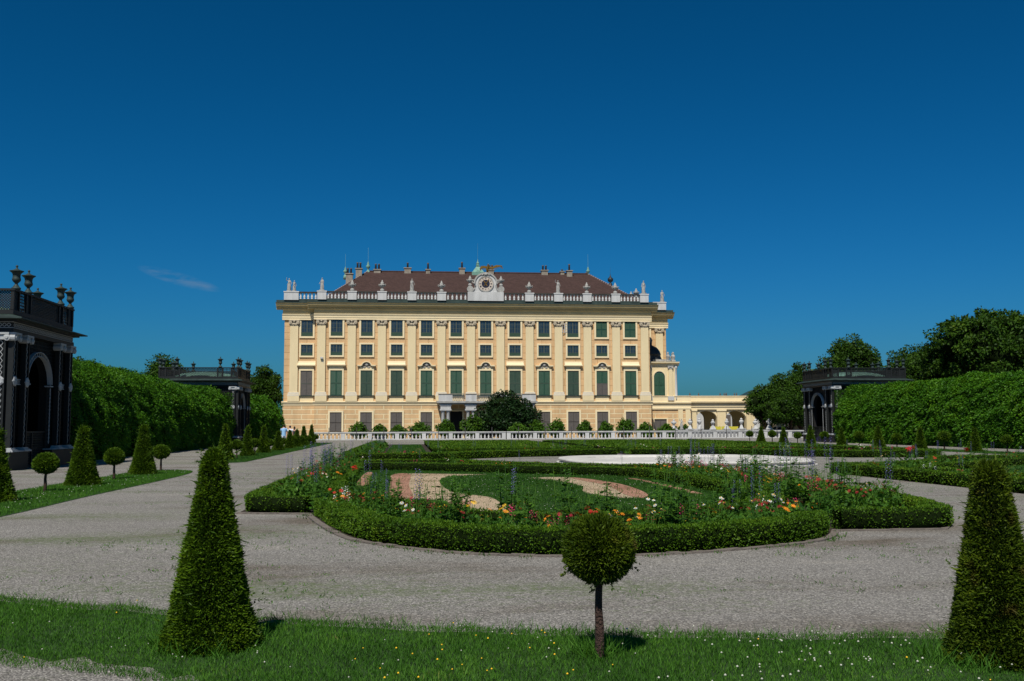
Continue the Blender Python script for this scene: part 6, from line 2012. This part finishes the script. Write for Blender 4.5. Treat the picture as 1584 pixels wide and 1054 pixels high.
m.build('carved_border', M['stat'], gable)
d = MB(); d.lathe([(1.02, 0), (1.02, .04)], 32); dial = d.build('clock_face', M['dial'], gable, (0, -.24, 21.75)); dial.rotation_euler = (R(90), 0, 0)
d = MB(); d.lathe([(.58, 0), (.58, .015)], 28, (0, 0, .04)); d.build('dial_disc', M['dialblue'], dial)
ROM = ['XII', 'I', 'II', 'III', 'IIII', 'V', 'VI', 'VII', 'VIII', 'IX', 'X', 'XI']
d = MB()
for h_, txt in enumerate(ROM):
    a = math.pi / 2 - h_ * math.pi / 6
    rad = Vector((math.cos(a), math.sin(a), 0)); tg = Vector((math.sin(a), -math.cos(a), 0))
    wd = {'I': .055, 'V': .11, 'X': .12}; tot = sum(wd[c] for c in txt); x = -tot / 2
    for c in txt:
        def P_(sx, sr): return rad * (.80 + sr) + tg * (x + wd[c] * .5 + sx) + Vector((0, 0, .05))
        if c == 'I': d.bar(P_(0, -.11), P_(0, .11), .028, .02)
        elif c == 'V': d.bar(P_(-.04, .11), P_(0, -.11), .028, .02); d.bar(P_(.04, .11), P_(0, -.11), .018, .02)
        else: d.bar(P_(-.045, .11), P_(.045, -.11), .028, .02); d.bar(P_(.045, .11), P_(-.045, -.11), .018, .02)
        x += wd[c]
d.build('numerals', M['dialblue'], dial)
d = MB()
for ang, ln, w_ in ((52, .78, .085), (122, .52, .12)):
    a = R(ang); dr = Vector((math.cos(a), math.sin(a), 0)); d.bar(dr * -.38 + Vector((0, 0, .08)), dr * ln + Vector((0, 0, .08)), w_, .03)
    d.lathe([(.09, 0), (.09, .03)], 10, tuple(dr * ln * .8 + Vector((0, 0, .075))))
d.build('clock_hands', M['gold'], dial)

# gilded eagle on top of the gable
ej = [(0, 0, .30, .16, .16), (0.05, -.05, .55, .20, .20), (.08, -.12, .85, .13, .13), (.10, -.2, 1.02, .11, .11), (.12, -.36, 1.02, .035, .05), (-.02, .2, .05, .13, .06), (-.05, .35, -.1, .16, .04), (-.12, -.08, .08, .05, .05), (-.12, -.12, -.18, .035, .035), (.14, -.08, .08, .05, .05), (.14, -.12, -.18, .035, .035)]
em = skin_mesh('gilded_eagle', ej, [(0, 1), (1, 2), (2, 3), (3, 4), (0, 5), (5, 6), (0, 7), (7, 8), (0, 9), (9, 10)], M['gold'], 1)
eag = tag(put('gilded_eagle', em, None, (PX + .25, PY - .1, 23.5)), 'gilded eagle with spread wings perched on the clock gable', 'eagle statue')
wg = MB()


def wing(pts_lead, pts_trail, y):
    n_ = len(pts_lead)
    for k in range(n_ - 1):
        a, b, c, d_ = pts_lead[k], pts_lead[k + 1], pts_trail[k + 1], pts_trail[k]
        wg.prism_y([(a[0], a[1]), (b[0], b[1]), (c[0], c[1]), (d_[0], d_[1])], y - .05, y + .05)
    for k in range(n_ - 1):     # feathers
        for j in range(3):
            t_ = (j + .5) / 3; c = Vector((pts_trail[k][0], y, pts_trail[k][1])).lerp(Vector((pts_trail[k + 1][0], y, pts_trail[k + 1][1])), t_)
            sgn = 1 if pts_lead[-1][0] > 0 else -1
            wg.bar(c + Vector((0, 0, .08)), c + Vector((sgn * .16, 0, -.26)), .10, .03)


wing([(.12, .80), (.7, .72), (1.25, .98), (1.9, .96), (2.15, .85)], [(.10, .45), (.75, .42), (1.3, .62), (1.9, .76), (2.1, .72)], .05)
wing([(-.1, .80), (-.5, .85), (-.9, .80), (-1.1, .45)], [(-.05, .45), (-.45, .50), (-.8, .42), (-1.02, .2)], .02)
wg.build('wings', M['gold'], eag)

# oriel with dark dome at the right corner
VO = 2.4
bpart('oriel_wall', 'cream', [(23.75, 27.9, VO, 9, 5.2, 10.35)])
m = MB(); m.prism_x([(VO + 1.0, 10.35), (VO - .08, 10.35), (VO - .10, 10.6), (VO - .45, 10.75), (VO - .48, 10.92), (VO + 1.0, 10.98)][::-1], 23.7, 28.5); m.box(28.0, 28.5, VO + 1.0, 8.9, 10.7, 10.97); m.box(23.7, 28.0, VO + 1.0, 8.9, 10.36, 10.96); m.build('oriel_cornice', M['trim'], pal)
for ux in (24.0, 27.2):
    m = MB(); m.box(ux - .30, ux + .30, VO - .18, VO, 5.9, 9.85); c = m.build('pilaster', M['cream'], pal)
    m = MB(); m.box(ux - .42, ux + .42, VO - .28, VO, 10.12, 10.34)
    for s in (-1, 1): m.ball((ux + s * .28, VO - .2, 10.02), (.16, .14, .17), 7, 5)
    m.box(ux - .32, ux + .32, VO - .2, VO, 9.85, 10.12); m.build('capital', M['stat'], c)
    m = MB(); m.box(ux - .45, ux + .45, VO - .3, VO, 5.3, 5.9); m.build('pilaster_base', M['white'], c)
m = MB(); m.lathe([(.30, 5.3), (.30, 5.9), (.24, 6.0), (.20, 9.8), (.30, 10.0), (.36, 10.34)], 12, (28.05, VO + .2, 0)); m.build('corner_column', M['white'], pal, smooth=True)
wu, r_ = 25.55, 0.82
arch_o = [(wu - 1.02, 6.0)] + [(wu - 1.02 * math.cos(math.pi * k / 14), 8.72 + 1.02 * math.sin(math.pi * k / 14)) for k in range(15)] + [(wu + 1.02, 6.0)]
arch_i = [(wu - r_, 6.0)] + [(wu - r_ * math.cos(math.pi * k / 14), 8.72 + r_ * math.sin(math.pi * k / 14)) for k in range(15)] + [(wu + r_, 6.0)]
m = MB()
for k in range(len(arch_o) - 1): m.prism_y([arch_o[k], arch_o[k + 1], arch_i[k + 1], arch_i[k]][::-1], VO - .12, VO)
wo_ = m.build('window', M['trim'], pal)
m = MB(); m.prism_y(arch_i[::-1], VO - .03, VO); m.build('pane', M['glass'], wo_)
m = MB(); m.box(wu - r_, wu - r_ + .09, VO - .08, VO - .03, 6, 8.72); m.box(wu + r_ - .09, wu + r_, VO - .08, VO - .03, 6, 8.72); m.box(wu - .05, wu + .05, VO - .08, VO - .03, 6, 9.5); m.box(wu - r_ + .09, wu + r_ - .09, VO - .085, VO - .03, 7.55, 7.65)
for z in np.arange(6.1, 9.3, .14):
    hw = r_ - .1 if z < 8.7 else math.sqrt(max(.01, r_ ** 2 - (z - 8.72) ** 2)) - .1
    for a, b in ((-hw, -.06), (.06, hw)):
        if b - a > .05: m.add([(wu + a, VO - .065, z), (wu + b, VO - .065, z), (wu + b, VO - .032, z + .12), (wu + a, VO - .032, z + .12)], [(0, 1, 2, 3)])
m.build('shutter', M['shut_green'], wo_)
m = MB(); m.lathe([(2.1, 10.98), (2.1, 11.1), (1.75, 11.5), (1.55, 12.0), (1.62, 12.06), (1.62, 12.2), (1.45, 12.7), (1.05, 13.2), (.5, 13.5), (.32, 13.6), (.34, 13.9), (.42, 14.3), (.3, 14.6), (.1, 14.8)], 18, (24.9, 5.2, 0)); m.build('oriel_dome', M['lead'], pal, smooth=True)
m = MB()
for (ux, vx) in ((26.9, VO), (27.7, VO + .1), (28.0, VO + 1.6), (24.0, VO)):
    m.box(ux - .28, ux + .28, vx - .28, vx + .28, 10.98, 11.2); m.lathe([(.22, 0), (.26, .25), (.32, .5), (.24, .7), (.12, .8), (.17, .95), (.13, 1.12), (.02, 1.2)], 10, (ux, vx, 11.2)); m.ball((ux - .15, vx - .15, 11.75), .14, 6, 4); m.ball((ux + .16, vx - .12, 11.6), .13, 6, 4)
m.box(25.1, 26.6, VO - .1, VO + .15, 10.98, 11.3); m.build('oriel_trophies', M['stat'], pal)
m = MB(); m.prism_x([(VO + .6, 4.0), (VO - .16, 4.0), (VO - .18, 4.25), (VO - .1, 4.3), (VO - .1, 4.75), (VO - .34, 4.9), (VO - .36, 5.05), (VO - .08, 5.1), (VO - .08, 5.86), (VO - .16, 5.88), (VO - .16, 5.98), (VO + .6, 5.98)][::-1], 23.72, 30.2); m.build('string_course', M['trim'], pal)
wg_ = put('window', mk([(-1.1, -.92, -.2, 0, 0, 1.75), (.92, 1.1, -.2, 0, 0, 1.75), (-.92, .92, -.2, 0, 1.6, 1.75)], 'window', 'trim'), pal, (25.6, VO, 1.0)); put('shutter', louvres(1.84, 1.6, [(.02, 1.58)], 'shutter', 'shut_grey'), wg_)
put('pane', mk([(-.92, .92, -.03, 0, 0, 1.6)], 'pane', 'dark'), wg_)
for ux in (28.6, 29.7): bpart('pilaster', 'cream', [(ux - .35, ux + .35, VO - .14, VO, 0, 3.99)])

# roof statues and urns stand on the palace balustrade: things of their own
SG, UG = 'statues on the palace roof balustrade', 'urns on the palace roof balustrade'
ZT = 20.66


def stat(u, v, k, label, rz=math.pi, s=1.0):
    tag(put('stone_statue', stat_me[k], None, (PX + u, PY + v, 20.52 + 0.14 * s * .93), rz, (s * .93, s * .93, s * .93)), label, 'statue', SG)


stat(-27.45, VL, 0, 'left figure of the statue pair on the far left corner of the palace roof')
stat(-26.75, VL, 1, 'smaller right figure of the statue pair on the far left corner of the palace roof', math.pi + .5, .84)
stat(PIL[0], 0, 2, 'roof statue at the left end of the main palace balustrade', math.pi - .4)
stat(PIL[3], 0, 1, 'roof statue between the urns left of the clock', math.pi + .3)
stat(PIL[8], 0, 0, 'roof statue between the urns right of the clock', math.pi - .2)
stat(PIL[11], 0, 2, 'roof statue at the right end of the main palace balustrade', math.pi + .3, 1.05)
stat(27.9, VR, 1, 'roof statue on the set back right wing of the palace')
for (u, v, z, lb, s) in [(PIL[1], 0, 20.52, 'stone urn on the palace roof, first from the left corner statue', 1), (PIL[2], 0, 20.52, 'stone urn on the palace roof, just left of the left middle statue', 1), (PIL[4], 0, 20.52, 'stone urn on the palace roof, just right of the left middle statue', 1), (-2.2, 0, 21.42, 'stone urn on the scroll left of the clock', .92), (2.2, 0, 21.42, 'stone urn on the scroll right of the clock', .92), (PIL[7], 0, 20.52, 'stone urn on the palace roof, just left of the right middle statue', 1), (PIL[9], 0, 20.52, 'stone urn on the palace roof, just right of the right middle statue', 1), (PIL[10], 0, 20.52, 'stone urn on the palace roof, last before the right corner statue', 1), (PIL[11] - .1, 4.2, 20.5, 'small stone urn on the side balustrade, nearer of two behind the right corner', .9), (PIL[11] - .1, 7.6, 20.5, 'small stone urn on the side balustrade, farther of two behind the right corner', .9), (25.0, VR, 20.5, 'small stone urn on the set back right wing balustrade', .9)]:
    tag(put('stone_urn', surn_me, None, (PX + u, PY + v, z), 0, (s * .92, s * .92, s * .92)), lb, 'urn', UG)

# ------------------------------------------------------------------ arcaded gallery right of the palace
ga = thing('arcaded_gallery', 'low cream arcaded gallery joined to the right end of the palace', 'gallery', (PX + 30.2, PY + 4.0, 0))
GP = 4.45; NG = 5
for i in range(NG + 1):
    m = MB(); m.box(i * GP - .02, i * GP + 1.30, 0, 1.1, 0, 3.75); m.build('pier', M['cream'], ga)
m = MB()
for i in range(NG + 1):
    m.box(i * GP - .10, i * GP + 1.38, -.10, 1.15, 3.752, 4.0)
m.build('pier_capital', M['trim'], ga)
m = MB(); m.box(-.1, NG * GP + 1.4, -.02, 1.1, 4.002, 4.4); m.box(-.1, NG * GP + 1.4, -.12, 1.1, 4.4, 4.55); m.prism_x([(1.1, 4.552), (-.04, 4.552), (-.06, 4.9), (-.45, 5.02), (-.48, 5.18), (1.1, 5.2)][::-1], -.1, NG * GP + 1.5)
m.build('lintel', M['trim'], ga)
m = MB(); m.box(-.1, NG * GP + 1.4, -.02, .5, 5.202, 5.9); m.box(-.1, NG * GP + 1.4, -.10, .58, 5.9, 6.02); m.build('parapet', M['trim'], ga)
for i in range(NG):     # arched heads of the front openings
    x0 = i * GP + 1.30; x1 = (i + 1) * GP - .02; xc = (x0 + x1) / 2; ra = (x1 - x0) / 2; m = MB()
    for k in range(14):
        a0_, a1_ = math.pi - math.pi * k / 14, math.pi - math.pi * (k + 1) / 14
        m.prism_y([(xc + ra * math.cos(a0_), 2.75 + 1.05 * math.sin(a0_)), (xc + ra * math.cos(a1_), 2.75 + 1.05 * math.sin(a1_)), (xc + ra * math.cos(a1_), 4.0), (xc + ra * math.cos(a0_), 4.0)], .25, .9)
    m.build('arch', M['trim'], ga)
m = MB()
for i in range(NG):     # inner wall with round arches
    x0 = i * GP + 1.30; x1 = (i + 1) * GP; xc = (x0 + x1) / 2 + (.0); ra = (x1 - x0) / 2 - .45
    m.box(x0 - 1.3, xc - ra, 5.0, 5.4, 0, 4.4); m.box(xc + ra, x1, 5.0, 5.4, 0, 4.4)
    for k in range(12):
        a0_, a1_ = math.pi - math.pi * k / 12, math.pi - math.pi * (k + 1) / 12
        m.prism_y([(xc + ra * math.cos(a0_), 2.6 + ra * math.sin(a0_)), (xc + ra * math.cos(a1_), 2.6 + ra * math.sin(a1_)), (xc + ra * math.cos(a1_), 4.4), (xc + ra * math.cos(a0_), 4.4)], 5.0, 5.4)
m.build('inner_wall', M['cornice'], ga)
m = MB(); m.box(0, NG * GP + 1.3, 1.1, 5.0, 4.405, 4.6); m.build('ceiling', M['cornice'], ga)
m = MB()
for i in range(8):
    m.lathe([(.10, 0), (.07, .12), (.12, .25), (.05, .4), (.01, .5)], 6, (.4 + rnd.uniform(0, 8), .25, 6.02))
m.build('parapet_finials', M['pot'], ga)
fb = thing('pale_building', 'pale building glimpsed through the gallery arches', 'building', (PX + 28, PY + 22, 0))
m = MB(); m.box(0, 26, 0, 8, 0, 5.4); m.build('wall', M['white'], fb)
for k in range(8):
    m = MB(); m.box(1 + k * 3.1, 2.2 + k * 3.1, -.08, 0, 1.2, 3.4); m.build('window', M['shut_grey'], fb)

# forecourt: low wall with white urns, a parked car, yellow hoardings
fw = MB(); fw.box(0, 17.5, -.2, .2, 0, .98); fw.box(-.05, 17.55, -.26, .26, .982, 1.08)
fwall = thing('forecourt_wall', 'low grey forecourt wall carrying white urns behind the balustrade', 'wall', (34.6, 129.0, 0)); fw.build('wall_body', M['forecourt'], fwall)
vz = MB()
vz.box(-.42, .42, -.42, .42, 0, .14); vz.lathe([(.40, .14), (.30, .30), (.20, .48), (.14, .60)], 4); vz.lathe([(.12, .58), (.10, .64), (.22, .74), (.30, .92), (.30, 1.02), (.20, 1.06), (.14, 1.14), (.18, 1.24), (.10, 1.34), (.02, 1.40)], 12)
for s in (-1, 1): vz.ball((s * .27, 0, .98), (.10, .12, .14), 6, 4)
vz_me = vz.mesh('white_urn', M['white'], False)
for k, x in enumerate((35.0, 37.2, 38.45, 40.3, 42.2, 44.2, 46.1, 48.0)):
    tag(put('white_urn', vz_me, None, (x, 129.0, 1.08), k * .4, (1, 1, 1.0 + .06 * (k % 3))), f'white urn on a spreading foot on the forecourt wall, {ORD[k]} urn from the left', 'urn', 'white urns on the forecourt wall')
tag(put('stone_statue', stat_me[0], None, (36.05, 129.0, 1.2), math.pi, (.72, .72, .72)), 'small white statue standing among the urns of the forecourt wall', 'statue')
for (x, w_, lb) in ((41.6, 1.5, 'olive yellow hoarding panel behind the forecourt wall, left one'), (43.6, 2.3, 'bright yellow hoarding panel behind the forecourt wall, right one')):
    t = thing('hoarding', lb, 'hoarding', (x, 132.0, 0)); m = MB(); m.box(-w_ / 2, w_ / 2, -.03, .03, .35, 1.50); m.build('panel', M['yellowpanel'], t)
    m = MB()
    for s in (-1, 1): m.bar((s * w_ * .4, .06, 0), (s * w_ * .4, .06, 1.54), .06); m.bar((s * w_ * .4, -.3, 0.03), (s * w_ * .4, .5, 0.03), .06)
    m.build('leg', M['post'], t)
car = thing('parked_car', 'silver parked car with only its roof showing over the balustrade', 'car', (50.2, 131.0, 0))
side = [(-2.05, .35), (-2.1, .75), (-1.95, .92), (-1.15, 1.0), (-.45, 1.42), (.75, 1.46), (1.55, 1.02), (2.05, .92), (2.1, .45), (2.0, .30)]
m = MB(); m.prism_y(side[::-1], -.82, .82); m.build('body', M['silver'], car)
m = MB()
for s in (-1, 1): m.prism_y([(-.98, 1.02), (-.42, 1.36), (.70, 1.39), (1.3, 1.02)][::-1], s * .825 - .01, s * .825 + .01)
m.add([(-1.13, -.70, 1.03), (-1.13, .70, 1.03), (-.50, .64, 1.405), (-.50, -.64, 1.405)], [(0, 1, 2, 3)]); m.build('window', M['glass'], car)
for x in (-1.3, 1.3):
    for y in (-.74, .74):
        m = MB(); m.tube([(0, -.1, 0), (0, .1, 0)], .32, 16); w_ = m.build('wheel', M['rubber'], car, (x, y, .32)); m = MB(); m.tube([(0, -.11, 0), (0, .11, 0)], .19, 12); m.build('rim', M['silver'], w_)
